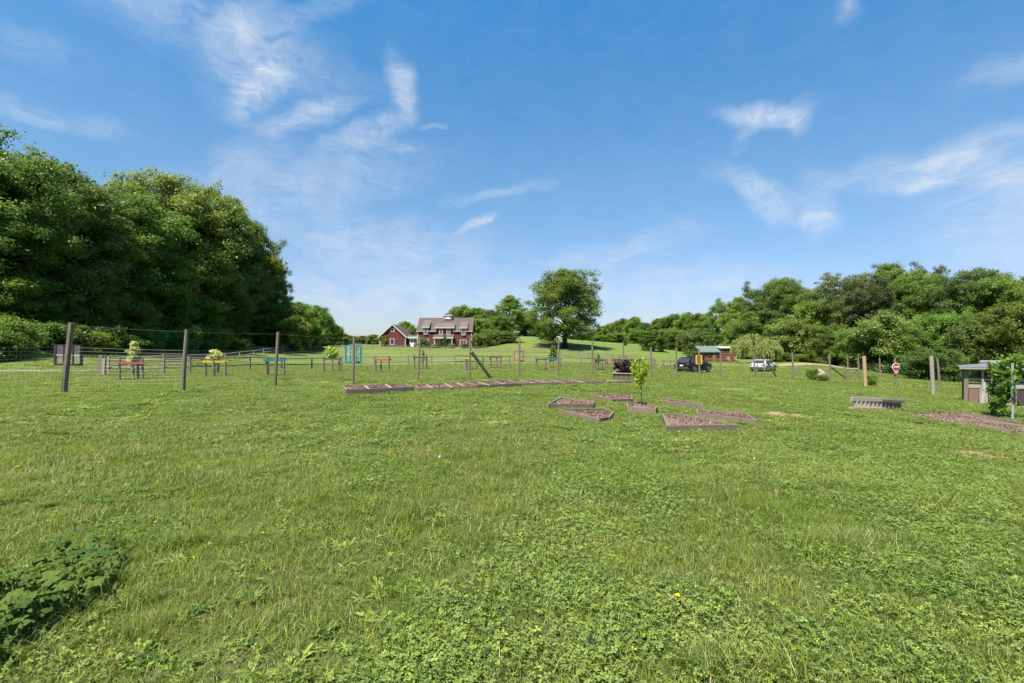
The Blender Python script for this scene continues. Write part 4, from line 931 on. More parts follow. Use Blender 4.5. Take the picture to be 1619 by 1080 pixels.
d = guard('tree guard with dark violet rail below the house', (653, 676.5), 563.8, 566.2, [(655, 561, 584), (668, 563, 584.5), (674.6, 561, 583.5)], (.05, .035, .07)); sapling('thin leafless young tree in the dark violet guard', 669, 553, 0, 8, LEAF_OLIVE, d + .4, 130, low=.4, size=.08)
guard('tree guard with yellow rail beside the braced fence post', (735.5, 750), 565, 568, [(736.8, 566, 585.5), (739, 566, 585), (753, 567, 584)], (.72, .48, .012))
guard('tree guard with dark red rail below the grove', (773.5, 793.5), 563, 566, [(775.5, 563, 581.8), (785.5, 566, 582), (791.6, 563, 582)], (.26, .03, .03), mat('red_ground_rail', (.2, .08, .05), .8))
d = guard('tree guard with bottle green rail, in the middle of the pasture edge', (847, 866), 567, 569.4, [(848.5, 564, 585), (862.5, 566, 585.3)], (.03, .07, .04))
d = guard('tree guard with light blue rail right of the bottle green one', (866.5, 888), 566.5, 569, [(869.8, 568, 582.5), (886.5, 566, 583.5)], (.03, .20, .33)); sapling('slim dark green young tree in the light blue guard', 875, 547, 0, 15, LEAF_MID, d + .4, 900, low=.35, size=.13)
d = guard('tree guard with dark purple rail, between two fence posts on the right', (940, 957.5), 568.3, 570.6, [(941, 568, 585.5), (943, 568, 584), (953, 570, 585.5), (956.8, 570, 584.5)], (.045, .03, .06)); sapling('small green young tree above the dark purple guard', 946, 560, 0, 10, LEAF_MID, d + .4, 350, low=.5, size=.11)
guard('tree guard with orange rail at the right end of the row', (958, 976.5), 570, 572.2, [(960, 571, 583.5), (967, 571, 585), (975, 571, 583.5)], (.62, .13, .02))

# ------------------------------------------------------------------ painted window frames hung on the fence
def winframe(label, x0, x1, y0, y1, d, col, cols=2, rows=2, bw=2.0, tilt=0.0, shade=None):
    sc = d / FPX; cx = (x0 + x1) / 2; a = PP(x0, y0, d); c = PP(x1, y1, d); wd = c.x - a.x; ht = a.z - c.z; bwm = bw * sc
    root = local(thing('hanging_window_frame', label, 'window frame', group='painted window frames on the fence')); root.location = PP(cx, (y0 + y1) / 2, d); root.rotation_euler = (0, tilt, 0)
    m = mat('frame_%02d%02d%02d' % tuple(int(q * 99) for q in col), col, .5, var=.2, vscale=6); W2, H2 = wd / 2, ht / 2; mb = MB()
    mb.box(-W2, -W2 + bwm, -.025, .025, -H2, H2); mb.box(W2 - bwm, W2, -.025, .025, -H2, H2); mb.box(-W2 + bwm, W2 - bwm, -.025, .025, -H2, -H2 + bwm); mb.box(-W2 + bwm, W2 - bwm, -.025, .025, H2 - bwm * .6, H2); mb.build('frame', m, root)
    mn = MB()
    for k in range(1, cols): x = -W2 + wd * k / cols; mn.box(x - .018, x + .018, -.02, .02, -H2 + bwm, H2 - bwm * .6)
    mn.build('mullion', m if cols < 4 else m, root)
    mm = MB(); 
    for k in range(1, rows):
        z = -H2 + ht * k / rows
        for j in range(cols): mm.box(-W2 + wd * j / cols + .02, -W2 + wd * (j + 1) / cols - .02, -.012, .012, z - .012, z + .012)
    mm.build('muntin', mat('muntin_white', (.5, .5, .47), .6), root)
    gl = bpy.data.materials.get('old_glass')
    if not gl:
        gl = bpy.data.materials.new('old_glass'); gl.use_nodes = True; t = NT(gl.node_tree); t.n.clear(); o_ = t.node('ShaderNodeOutputMaterial'); mx = t.node('ShaderNodeMixShader'); mx.inputs[0].default_value = .14
        tr = t.node('ShaderNodeBsdfTransparent'); gs = t.node('ShaderNodeBsdfGlossy'); gs.inputs['Roughness'].default_value = .15; gs.inputs['Color'].default_value = (.8, .85, .8, 1)
        t.link(tr.outputs[0], mx.inputs[1]); t.link(gs.outputs[0], mx.inputs[2]); t.link(mx.outputs[0], o_.inputs[0])
    MB().box(-W2 + bwm, W2 - bwm, -.003, .003, -H2 + bwm, H2 - bwm * .6).build('pane', gl, root)
winframe('dark purple double window frame hung on the fence at the far left', 86, 130.5, 545, 578, DF[1].y + .30, (.055, .018, .06), 3, 2, 3.0, .01)
winframe('bright teal window frame hung behind a fence post', 545.5, 572, 546, 574, DF[4].y + .25, (.01, .21, .30), 3, 2, 2.6, .015)
winframe('red window frame hung behind a fence post below the hill', 812.5, 828.3, 555, 571.5, DF[7].y + .25, (.42, .045, .03), 2, 2, 1.5)
winframe('yellow window frame hung on the fence in front of the black car', 1100, 1110, 561.5, 576, DF[13].y + .25, (.75, .42, .01), 2, 1, 2.0)

# ------------------------------------------------------------------ farmhouse
def house():
    d = 133.0; u = d / FPX
    def X(px): return (px - HX) * u
    def Z(py): return CAMZ - (py - HY) * u
    root = thing('farmhouse', 'dark red two-storey house with cupola, dormers and white trim on the rise', 'house', (X(703), d, Z(549.8)))
    zb = Z(552); xl, xr = X(660.3), X(745.6); ze = Z(522.6); zr = Z(503.5) + .35; dp = 9.0
    mid = d + dp / 2
    wl = MB(); wl.box(xl, xr, d, d + dp, zb, ze)
    wl.add([(xl, d, ze), (xl, mid, zr - .15), (xl, d + dp, ze)], [(0, 1, 2)]); wl.add([(xr, d, ze), (xr, mid, zr - .15), (xr, d + dp, ze)], [(2, 1, 0)])
    wl.build('wall', BARNRED, root)
    def slab(mb, p, t=.16):   # 4 corners -> slab with thickness
        q = [Vector(a) for a in p]; mb.quad8([a - Vector((0, 0, t)) for a in q] + q)
    e = .35; rf = MB(); slope = (zr - ze) / (dp / 2)
    DS = [(X(669.6), X(677.2)), (X(689.8), X(716.8)), (X(729), X(737.2))]; brk = [xl - e] + [q for p in DS for q in p] + [xr + e]; yk = d + .5
    zk = ze + .16 + slope * .5
    slab(rf, [(xl - e, yk, zk), (xr + e, yk, zk), (xr + e, mid, zr + .1), (xl - e, mid, zr + .1)])
    for k in range(0, 8, 2): slab(rf, [(brk[k], d - e, ze - slope * e + .16), (brk[k + 1], d - e, ze - slope * e + .16), (brk[k + 1], yk - .002, zk), (brk[k], yk - .002, zk)])
    slab(rf, [(xr + e, d + dp + e, ze - slope * e + .16), (xl - e, d + dp + e, ze - slope * e + .16), (xl - e, mid + .002, zr + .1), (xr + e, mid + .002, zr + .1)])
    roof = rf.build('roof', SHINGLE, root)
    tr = MB()
    for k in range(0, 8, 2): tr.box(brk[k], brk[k + 1], d - e - .04, d - e - .01, ze - slope * e - .04, ze - slope * e + .12)
    for x in (xl, xr): tr.box(x - .14, x + .14, d - .05, d - .004, zb, ze - .25)
    tr.box(xr + .004, xr + .05, d, d + .3, zb, ze); tr.build('trim', TRIM, root)
    def window(x0, x1, y0, y1, dd, bars=1):
        f = MB(); a, b, c, e_ = X(x0), X(x1), Z(y1), Z(y0); t = .17
        f.box(a, b, dd - .07, dd - .003, e_ - t, e_); f.box(a, b, dd - .07, dd - .003, c, c + t); f.box(a, a + t, dd - .068, dd - .003, c + t, e_ - t); f.box(b - t, b, dd - .068, dd - .003, c + t, e_ - t)
        for k in range(1, bars + 1): x = a + (b - a) * k / (bars + 1); f.box(x - .035, x + .035, dd - .06, dd - .02, c + t, e_ - t) if bars > 0 and (b - a) > 1.2 else f.box(x - .02, x + .02, dd - .05, dd - .02, c + t, e_ - t)
        f.box(a + t, b - t, dd - .045, dd - .02, (c + e_) / 2 - .02, (c + e_) / 2 + .02)
        w_ = f.build('window', TRIM, root); MB().box(a + t, b - t, dd - .03, dd - .01, c + t, e_ - t).build('pane', DARKGLASS, w_)
    for x0, x1, y0, y1, bb in ((670.2, 676.4, 518.8, 529), (729.8, 736, 519.8, 530.2)) and ((670.2, 676.4, 518.8, 529, 1), (729.8, 736, 519.8, 530.2, 1), (694.3, 700.4, 519.2, 528.8, 1), (706, 712.2, 519.6, 529.2, 1), (668, 678.3, 536, 546.2, 1), (727, 737.8, 537.2, 547.5, 1)):
        window(x0, x1, y0, y1, d - .22 if y0 < 525 else d, bb)
    # dormers: front wall flush with the facade, shed roof running back to the ridge
    for x0, x1, yt, ytr in ((669.6, 677.2, 516.6, 505.5), (689.8, 716.8, 517.4, 508), (729, 737.2, 517.6, 506.5)):
        a, b = X(x0), X(x1); zt = Z(yt); zrt = Z(ytr) + .25; yb = d + (dp / 2) * .92
        w_ = MB(); w_.quad8([(a, d - .2, ze - .3), (b, d - .2, ze - .3), (b, yb, zrt - .5), (a, yb, zrt - .5), (a, d - .2, zt), (b, d - .2, zt), (b, yb, zrt - .08), (a, yb, zrt - .08)])
        dm = w_.build('dormer', BARNRED, root); o_ = .38
        q = MB(); slab(q, [(a - o_, d - .55, zt - .02), (b + o_, d - .55, zt - .02), (b + o_, yb, zrt + .06), (a - o_, yb, zrt + .06)], .14); q.build('dormer_roof', mat('light_shingle', (.145, .112, .095), .9, var=.25, vscale=3, bump=.3), dm)
        q = MB(); q.box(a - o_, b + o_, d - .6, d - .56, zt - .30, zt - .03); q.box(a - .1, a + .12, d - .25, d - .205, ze, zt - .1); q.box(b - .12, b + .1, d - .25, d - .205, ze, zt - .1); q.build('dormer_trim', TRIM, dm)
    # porch
    pr = MB(); a, b = X(686.5), X(718.3); y0 = d - 2.0
    slab(pr, [(a, y0, Z(534.2)), (b, y0, Z(534.2)), (b, d - .02, Z(529)), (a, d - .02, Z(529))], .15); po = pr.build('porch_roof', SHINGLE, root)
    q = MB(); q.box(a, b, y0 - .05, y0 - .01, Z(535.6), Z(533.6)); q.build('porch_fascia', TRIM, po)
    for x in (688.6, 715.8): MB().box(X(x) - .11, X(x) + .11, y0 + .1, y0 + .32, zb, Z(535)).build('porch_post', TRIM, root)
    MB().box(X(687), X(718), d - 2.0, d - .01, zb, Z(549.2)).build('porch_floor', GREYW, root)
    window(690.5, 696, 536, 545.5, d, 1); window(709.8, 714.5, 537, 546, d, 1)
    MB().box(X(700), X(705.5), d - .06, d - .01, Z(549), Z(536.5)).build('door', mat('dark_door', (.06, .02, .02), .5), root)
    # cupola
    ca, cb = X(699.9), X(711); cy0, cy1 = mid - 1.2, mid + .8; m2 = MB(); m2.box(ca, cb, cy0, cy1, zr - 1.6, Z(497.6)); cu = m2.build('cupola', BARNRED, root)
    q = MB(); q.box(X(701.6), X(709.2), cy0 - .05, cy0 - .01, Z(503.2), Z(498.4)); q.build('cupola_window', mat('white_louvre', (.8, .8, .78), .5), cu)
    q = MB(); q.box(cb + .01, cb + .05, cy0 + .3, cy1 - .3, Z(503.2), Z(498.4)); q.box(ca - .06, ca + .12, cy0 - .06, cy0 - .012, zr - .6, Z(498)); q.box(cb - .12, cb + .06, cy0 - .06, cy0 - .012, zr - .6, Z(498)); q.build('cupola_trim', TRIM, cu)
    o_ = .28; ap = ((ca + cb) / 2, mid, Z(491.8)); zz = Z(497); q = MB().add([(ca - o_, cy0 - o_, zz), (cb + o_, cy0 - o_, zz), (cb + o_, cy1 + o_, zz), (ca - o_, cy1 + o_, zz), ap], [(0, 1, 4), (1, 2, 4), (2, 3, 4), (3, 0, 4), (3, 2, 1, 0)]); q.build('cupola_roof', SHINGLE, cu)
    q = MB().box(ca - o_, cb + o_, cy0 - o_, cy1 + o_, zz - .22, zz - .003); q.build('cupola_eave', TRIM, cu)
    # link
    lk = MB(); lk.box(X(641), X(660), d + 1.2, d + 6, zb, Z(533.5)); lk.build('link_wall', BARNRED, root)
    q = MB(); slab(q, [(X(641), d + .7, Z(533)), (X(660), d + .7, Z(533)), (X(660), d + 3.6, Z(529.6)), (X(641), d + 3.6, Z(529.6))]); q.build('link_roof', SHINGLE, root)
    q = MB(); q.box(X(641.5), X(660), d + .62, d + .68, Z(535.3), Z(532.3)); q.build('link_fascia', TRIM, root)
    dr = MB().box(X(646.3), X(652.6), d + 1.12, d + 1.19, Z(548.3), Z(536)).build('door', mat('white_door', (.75, .76, .8), .5), root); MB().box(X(648.2), X(651), d + 1.08, d + 1.115, Z(542), Z(537.5)).build('door_pane', DARKGLASS, dr)
    window(654, 659, 536.2, 544.5, d + 1.19, 1)
    MB().box(X(640.5), X(654), d - 1.0, d + 1.1, Z(552), Z(548.7)).build('doorstep', mat('pale_stone', (.4, .37, .33), .9), root)
    # garage
    gr = thing('garage', 'dark red gabled garage with white-framed windows left of the house', 'garage', (X(620.5), d, Z(547)))
    a, b = X(600.6), X(640.9); c = X(620.8); ye, yk = Z(531.5), Z(512.8) - .1; bk = d + 11
    g = MB(); zb = Z(550)
    g.add([(a, d, zb), (b, d, zb), (b, d, ye), (c, d, yk), (a, d, ye), (a, bk, zb), (b, bk, zb), (b, bk, ye), (c, bk, yk), (a, bk, ye)], [(0, 1, 2, 3, 4), (9, 8, 7, 6, 5), (1, 6, 7, 2), (5, 0, 4, 9), (2, 7, 8, 3), (4, 3, 8, 9)]); g.build('wall', BARNRED, gr)
    sl = (yk - ye) / (c - a); o_ = .5; q = MB()
    for s, xe in ((-1, a - o_), (1, b + o_)):
        zz = ye - sl * o_ + .12; slab(q, [(xe, d - .4, zz), (c + .001 * s, d - .4, yk + .16), (c + .001 * s, bk + .3, yk + .16), (xe, bk + .3, zz)], .14)
    q.build('roof', SHINGLE, gr)
    q = MB()
    for s, xe in ((-1, a - o_), (1, b + o_)): zz = ye - sl * o_ + .02; q.beam((xe, d - .44, zz - .05), (c, d - .44, yk + .04), .05, .30)
    q.box(a - .1, a + .12, d - .05, d - .004, zb, ye - .2); q.box(b - .12, b + .1, d - .05, d - .004, zb, ye - .2); q.build('trim', TRIM, gr)
    rt = root
    def window2(x0, x1, y0, y1):
        f = MB(); A, B, C_, E = X(x0), X(x1), Z(y1), Z(y0); t = .17
        f.box(A, B, d - .07, d - .003, E - t, E); f.box(A, B, d - .07, d - .003, C_, C_ + t); f.box(A, A + t, d - .068, d - .003, C_ + t, E - t); f.box(B - t, B, d - .068, d - .003, C_ + t, E - t)
        w_ = f.build('window', TRIM, gr); MB().box(A + t, B - t, d - .03, d - .01, C_ + t, E - t).build('pane', DARKGLASS, w_)
    window2(616.7, 623.6, 535.2, 545); window2(617.9, 624, 518.8, 524.6)
    MB().box(X(638.2), X(638.9), d - .15, d - .01, Z(532.8), Z(531.2)).build('wall_lamp', TRIM, gr)
    # ivy on the garage wall
    rng = np.random.default_rng(2); k = 30; cs = np.stack([rng.normal(X(607.3), .28, k), np.full(k, d - .15), rng.uniform(Z(548), Z(531), k)], 1)
    V, F = leafcloud(rng, cs, np.full(k, .35), 1500, .22, .9, .2); V[:, 1] = np.clip(V[:, 1], d - .5, d - .02)
    iv = thing('ivy', 'green climber growing up the left of the garage wall', 'climbing plant', (X(607.3), d - .2, Z(548))); arrmesh('leaves', V, F, LEAF_MID, iv); MB().tube([(X(607), d - .1, Z(550)), (X(607.4), d - .08, Z(535))], [.04, .02], 5).build('stem', BARK, iv)
house()

# log cabin
def cabin():
    d = 95.0; u = d / FPX
    X = lambda px: (px - HX) * u
    Z = lambda py: CAMZ - (py - HY) * u
    root = thing('log_cabin', 'small brown log cabin with green metal roof beside the weeping tree', 'cabin', (X(1137), d, Z(573)))
    logm = mat('log_brown', (.20, .085, .045), .8, var=.4, vscale=3, bump=.5, stretch=(1, 1, 8))
    a, b, m = X(1114), X(1164), X(1138)
    lg = MB(); zz = Z(574.5)
    while zz < Z(556.5): lg.tube([(a, d, zz), (b, d, zz)], [.17] * 2, 8); zz += .31
    lg.box(a + .05, b - .05, d + .06, d + 3.6, Z(575), Z(556)); lg.build('wall', logm, root)
    gm = mat('green_metal', (.17, .215, .185), .45, .2, var=.15); e = .35
    q = MB(); p = [(X(1105.5), d - .5, Z(556.2)), (m, d - .5, Z(556.2)), (m, d + 1.9, Z(547)), (X(1104.5), d + 1.9, Z(547))]; q.quad8([Vector(v) - Vector((0, 0, .12)) for v in p] + [Vector(v) for v in p])
    p = [(X(1104.5), d + 1.902, Z(547)), (b, d + 1.902, Z(547)), (b, d + 4.2, Z(556)), (X(1105.5), d + 4.2, Z(556))]; q.quad8([Vector(v) - Vector((0, 0, .12)) for v in p] + [Vector(v) for v in p])
    for k in range(9): x = X(1106) + (m - X(1106)) * (k + .5) / 9; q.beam((x, d - .5, Z(556.2) + .02), (x, d + 1.9, Z(547) + .02), .05, .05)
    q.build('roof', gm, root)
    q = MB().box(m, b, d - .1, d + 2.2, Z(556.4), Z(549.6)); lo = q.build('loft', mat('loft_board', (.24, .14, .085), .85, var=.3), root)
    q = MB(); p = [(m - .15, d - .45, Z(549.8)), (b + .2, d - .45, Z(549.8)), (b + .2, d + 2.4, Z(547.2)), (m - .15, d + 2.4, Z(547.2))]; q.quad8([Vector(v) - Vector((0, 0, .14)) for v in p] + [Vector(v) for v in p]); q.build('loft_roof', mat('pale_metal', (.42, .42, .38), .5, .2), lo)
    for x0, x1 in ((1143.5, 1149.5), (1153.5, 1160)):
        w_ = MB().box(X(x0), X(x1), d - .16, d - .105, Z(554.8), Z(550.8)).build('window', logm, lo); MB().box(X(x0) + .07, X(x1) - .07, d - .19, d - .165, Z(554.4), Z(551.2)).build('pane', DARKGLASS, w_)
    for x0, x1, y0, y1 in ((1119.5, 1124.5, 557.5, 563), (1132.5, 1137.5, 557.5, 563.5)):
        f = MB().box(X(x0), X(x1), d - .26, d - .18, Z(y1), Z(y0)).build('window', mat('cabin_frame', (.12, .06, .04), .7), root); MB().box(X(x0) + .08, X(x1) - .08, d - .29, d - .265, Z(y1) + .08, Z(y0) - .08).build('pane', DARKGLASS, f)
    MB().box(X(1126.3), X(1130.6), d - .24, d - .18, Z(573), Z(558.5)).build('door', mat('cabin_door', (.27, .12, .06), .7, var=.3), root)
    MB().box(X(1105.8), X(1107), d - .3, d - .15, Z(574), Z(556.3)).build('porch_post', logm, root)
    MB().box(X(1098.5), X(1106), d + .3, d + 1.6, Z(557), Z(556)).build('side_roof', gm, root)
    # chairs outside
    for i, (px, lab) in enumerate(((1153, 'brown garden chair by the cabin wall, the left one'), (1164.5, 'brown garden chair at the cabin corner, the right one'))):
        c = at(px, 93.5); t = thing('garden_chair', lab, 'chair', c, 'chairs at the cabin'); wm = mat('cedar', (.30, .17, .11), .8, var=.3)
        MB().box(c.x - .3, c.x + .3, c.y - .3, c.y + .3, c.z + .36, c.z + .42).build('seat', wm, t)
        q = MB()
        for k in range(5): q.beam(c + Vector((-.26 + k * .13, .28, .4)), c + Vector((-.30 + k * .15, .50, 1.05 + .1 * math.sin(k / 4 * 3.14))), .11, .025)
        q.build('backrest', wm, t)
        for sx_ in (-1, 1):
            for sy_ in (-1, 1): MB().box(c.x + sx_ * .27 - .04, c.x + sx_ * .27 + .04, c.y + sy_ * .27 - .04, c.y + sy_ * .27 + .04, c.z - .05, c.z + (.36 if sy_ > 0 else .58)).build('leg', wm, t)
            MB().box(c.x + sx_ * .30 - .06, c.x + sx_ * .30 + .06, c.y - .34, c.y + .3, c.z + .58, c.z + .61).build('armrest', wm, t)
cabin()

# ------------------------------------------------------------------ cars
def car(name, label, loc, head, L, W, Hh, paint, st, gh, wheel_r, tail, lit=None):
    """built along +Y at the origin. st: body stations (y, zbot, zbelt, halfwidth); gh: glasshouse outline (y_base, y_top)"""
    root = local(thing(name, label, 'car')); mb = MB(); N = len(st); secs = []
    for y, zb, zt, hw in st:
        s = []; 
        for x, z in ((0, zb), (.86, zb), (.97, zb + .07), (1.0, zb + (zt - zb) * .45), (.985, zt - .10), (.93, zt - .02), (.80, zt), (0, zt + .02)): s.append((x * hw, z))
        full = [(x, y, z) for x, z in s] + [(-x, y, z) for x, z in reversed(s[1:-1])]; secs.append(full)
    k = len(secs[0]); V = [p for s in secs for p in s]; F = []
    for i in range(N - 1):
        for j in range(k): a = i * k + j; b = i * k + (j + 1) % k; F.append((a, a + k, b + k, b))
    F.append(tuple(range(k))); F.append(tuple(reversed(range((N - 1) * k, N * k)))); mb.add(V, F)
    mb.build('body', paint, root, True, bevel=.0)
    # glasshouse
    yb0, yb1, yt0, yt1, zb, zt, hb, ht = gh; g = MB()
    g.add([(-hb, yb0, zb), (hb, yb0, zb), (hb, yb1, zb), (-hb, yb1, zb), (-ht, yt0, zt), (ht, yt0, zt), (ht, yt1, zt), (-ht, yt1, zt)], [(0, 3, 2, 1), (4, 5, 6, 7), (0, 1, 5, 4), (1, 2, 6, 5), (2, 3, 7, 6), (3, 0, 4, 7)])
    g.build('cabin', paint, root, False, bevel=.07)
    P = lambda f, s: None
    gl = DARKGLASS
    def lerp(a, b, t): return Vector(a).lerp(Vector(b), t)
    def panel(nm, q, i0, i1, v0, v1, off):   # q: 4 corners bl br tr tl
        a = [lerp(lerp(q[0], q[1], x), lerp(q[3], q[2], x), y) for x, y in ((i0, v0), (i1, v0), (i1, v1), (i0, v1))]
        o = Vector(off); return MB().quad8([v - o * .3 for v in a] + [v + o for v in a]).build(nm, gl, root)
    bl, br, tl, tr_ = (-hb, yb0, zb), (hb, yb0, zb), (-ht, yt0, zt), (ht, yt0, zt)
    fl, fr, ftl, ftr = (-hb, yb1, zb), (hb, yb1, zb), (-ht, yt1, zt), (ht, yt1, zt)
    panel('rear_window', (bl, br, tr_, tl), .09, .91, .12, .86, (0, -.012, .006)); panel('windscreen', (fr, fl, ftl, ftr), .06, .94, .05, .9, (0, .01, .008))
    for s, (A, B, D, E) in ((1, (br, fr, ftr, tr_)), (-1, (bl, fl, ftl, tl))):
        for i0, i1 in ((.10, .27), (.30, .56), (.59, .90)): panel('side_window', (A, B, D, E), i0, i1, .08, .84, (s * .012, 0, .003))
    ty = mat('tyre', (.018, .018, .018), .85); rm = mat('alloy', (.45, .45, .47), .3, .8); wb = L * .285
    for sx_ in (-1, 1):
        for y in (-wb, wb):
            x = sx_ * (W / 2 - .10); t = MB().tube([(x - .115, y, wheel_r), (x - .09, y, wheel_r), (x + .09, y, wheel_r), (x + .115, y, wheel_r)], [wheel_r * .93, wheel_r, wheel_r, wheel_r * .93], 24)
            wo = t.build('wheel', ty, root, True)
            r_ = MB(); xo = x + sx_ * .12; r_.tube([(xo - .012, y, wheel_r), (xo + .012, y, wheel_r)], [wheel_r * .16] * 2, 10)
            for k_ in range(5): a = k_ * 1.2566; r_.beam((xo, y, wheel_r), (xo, y + math.cos(a) * wheel_r * .66, wheel_r + math.sin(a) * wheel_r * .66), .02, .07, Vector((1, 0, 0)))
            n = 20
            for k_ in range(n): a0, a1 = k_ / n * 6.2832, (k_ + 1) / n * 6.2832; r_.beam((xo, y + math.cos(a0) * wheel_r * .68, wheel_r + math.sin(a0) * wheel_r * .68), (xo, y + math.cos(a1) * wheel_r * .68, wheel_r + math.sin(a1) * wheel_r * .68), .02, .04, Vector((1, 0, 0)))
            r_.build('rim', rm, wo)
            ar = MB(); xa = sx_ * (W / 2 + .004)
            for k_ in range(12): a0, a1 = .1 + k_ / 12 * 2.94, .1 + (k_ + 1) / 12 * 2.94; ar.beam((xa, y + math.cos(a0) * wheel_r * 1.16, wheel_r + math.sin(a0) * wheel_r * 1.16), (xa, y + math.cos(a1) * wheel_r * 1.16, wheel_r + math.sin(a1) * wheel_r * 1.16), .05, .07, Vector((1, 0, 0)))
            ar.build('wheel_arch', mat('black_plastic', (.02, .02, .02), .6), root)
    yr = st[0][0]; red = mat('tail_red', (.35, .012, .01), .25)
    for s in (-1, 1):
        MB().box(s * tail[0] - .13, s * tail[0] + .13, yr - .035, yr + .12, tail[1], tail[1] + tail[2]).build('tail_light', red, root, bevel=.02)
        MB().box(s * (W / 2 - .24) - .14, s * (W / 2 - .24) + .14, -yr - .16, -yr - .02, .62, .74).build('headlight', mat('lamp_clear', (.25, .25, .27), .2), root)
        MB().beam((s * (W / 2 - .06), yb1 - .55, zb + .05), (s * (W / 2 + .16), yb1 - .50, zb + .09), .14, .13).build('mirror', paint, root, bevel=.03)
    MB().box(-.19, .19, yr - .03, yr + .02, tail[3], tail[3] + .13).build('number_plate', mat('plate', (.6, .6, .58), .5), root)
    MB().box(-W / 2 + .08, W / 2 - .08, yr - .07, yr + .2, st[0][1] - .05, st[0][1] + .13).build('bumper', mat('bumper_dark', (.03, .03, .035), .5), root, bevel=.03)
    MB().box(-W * .42, W * .42, yr - .045, yr, st[0][1] + .17, st[0][1] + .20).build('bumper_trim', mat('chrome', (.6, .6, .6), .2, .9), root)
    root.location = loc; root.rotation_euler = (0, 0, -head); return root
BLACK = mat('black_paint', (.005, .005, .006), .38, spec=.15, coat=0); SILVER = mat('silver_paint', (.55, .57, .60), .28, .25, spec=.5, coat=.5)
car('suv', 'black sport utility car parked behind the fence, seen from the rear', at(1097, 53.0), R(52), 4.75, 1.92, 1.7, BLACK,
    [(-2.34, .42, .95, .80), (-2.28, .30, 1.06, .92), (-1.9, .24, 1.10, .955), (-1.0, .22, 1.10, .96), (.2, .22, 1.06, .96), (1.0, .22, 1.04, .955), (1.6, .24, 1.0, .93), (2.15, .28, .92, .86), (2.34, .38, .78, .72)],
    (-2.26, 1.42, -1.55, .15, 1.06, 1.66, .87, .66), .385, (.70, .86, .13, .74))
car('sedan', 'silver-white car parked at right behind the fence near the weeping tree', at(1207, 61), R(47), 4.5, 1.8, 1.46, SILVER,
    [(-2.22, .40, .86, .74), (-2.16, .28, .97, .86), (-1.8, .22, 1.0, .895), (-1.0, .20, .98, .90), (.2, .20, .94, .90), (1.0, .20, .92, .895), (1.6, .22, .86, .87), (2.05, .26, .78, .8), (2.22, .34, .66, .68)],
    (-1.75, 1.35, -.95, .35, .95, 1.46, .82, .62), .33, (.66, .78, .13, .70))

# black flat wagon behind the rail fence
def wagon():
    c = at(994, 66); root = thing('hay_wagon', 'long low black flat wagon parked behind the rail fence', 'wagon', c); bk = mat('wagon_black', (.015, .014, .014), .7)
    x0, x1 = c.x - 2.1, c.x + 1.6; z = c.z
    q = MB(); q.box(x0, x1, c.y - .8, c.y + .8, z + .75, z + .87)
    for k in range(7): xx = x0 + (x1 - x0) * k / 6; q.box(xx - .05, xx + .05, c.y - .84, c.y - .803, z + .6, z + 1.02)
    q.build('deck', bk, root)
    q = MB()
    for a, b in (((x0 + .6, z + .88), (x0 + .6, z + 1.25)), ((x0 + 1.7, z + .88), (x0 + 1.7, z + 1.25)), ((x0 + .6, z + 1.25), (x0 + 1.7, z + 1.25))): q.beam((a[0], c.y - .7, a[1]), (b[0], c.y - .7, b[1]), .07, .07)
    q.build('rack', bk, root)
    for xx in (x0 + .6, x1 - .7):
        for yy in (-.75, .75):
            wo = MB().tube([(xx, c.y + yy - .08, z + .32), (xx, c.y + yy + .08, z + .32)], [.32] * 2, 18).build('wheel', mat('tyre'), root); MB().tube([(xx, c.y + yy - .1, z + .32), (xx, c.y + yy + .1, z + .32)], [.17] * 2, 12).build('rim', GREYW, wo)
    MB().beam((x1, c.y, z + .7), (x1 + 1.1, c.y, z + .4), .08, .08).build('drawbar', bk, root)
wagon()

# utility box on the bank
c = at(357, 92)
t = thing('utility_box', 'grey metal utility box on the grass bank below the left wood', 'utility box', c)
c.z += .25; MB().box(c.x - .75, c.x + .55, c.y - .35, c.y + .35, c.z - .5, c.z + .62).build('cabinet', mat('box_grey', (.10, .12, .13), .6), t, bevel=.02); MB().box(c.x + .56, c.x + .85, c.y - .3, c.y + .3, c.z - .1, c.z + .6).build('door_panel', mat('box_light', (.4, .4, .38), .5), t)
MB().box(c.x - .78, c.x + .58, c.y - .38, c.y + .38, c.z + .622, c.z + .66).build('lid', mat('box_lid', (.16, .17, .18), .5), t)

# boulder
def boulder():
    c = foot(1297, 598); rng = np.random.default_rng(1); import bmesh
    bm = bmesh.new(); bmesh.ops.create_icosphere(bm, subdivisions=4, radius=1)
    planes = [Vector(rng.normal(size=3)).normalized() for _ in range(16)]
    for v in bm.verts:
        d = v.co.normalized(); r_ = 1.0
        for p in planes: k = d.dot(p); r_ = min(r_, .74 / k if k > .3 else 1)
        co = d * (r_ + .03 * math.sin(d.x * 9 + d.z * 7)); sh = co.z
        v.co = Vector((co.x * .52 + .06 * math.sin(3 * d.z), co.y * .35, co.z * .52 - co.x * .22))
    me = bpy.data.meshes.new('boulder'); bm.to_mesh(me); bm.free(); me.materials.append(mat('pink_stone', (.50, .37, .30), .9, var=.45, vscale=3, bump=.7, bscale=6))
    o = bpy.data.objects.new('boulder', me); C.objects.link(o); o.location = c + Vector((0, 0, .33)); tag(o, 'pale pinkish boulder between two small shrubs', 'boulder')
boulder()

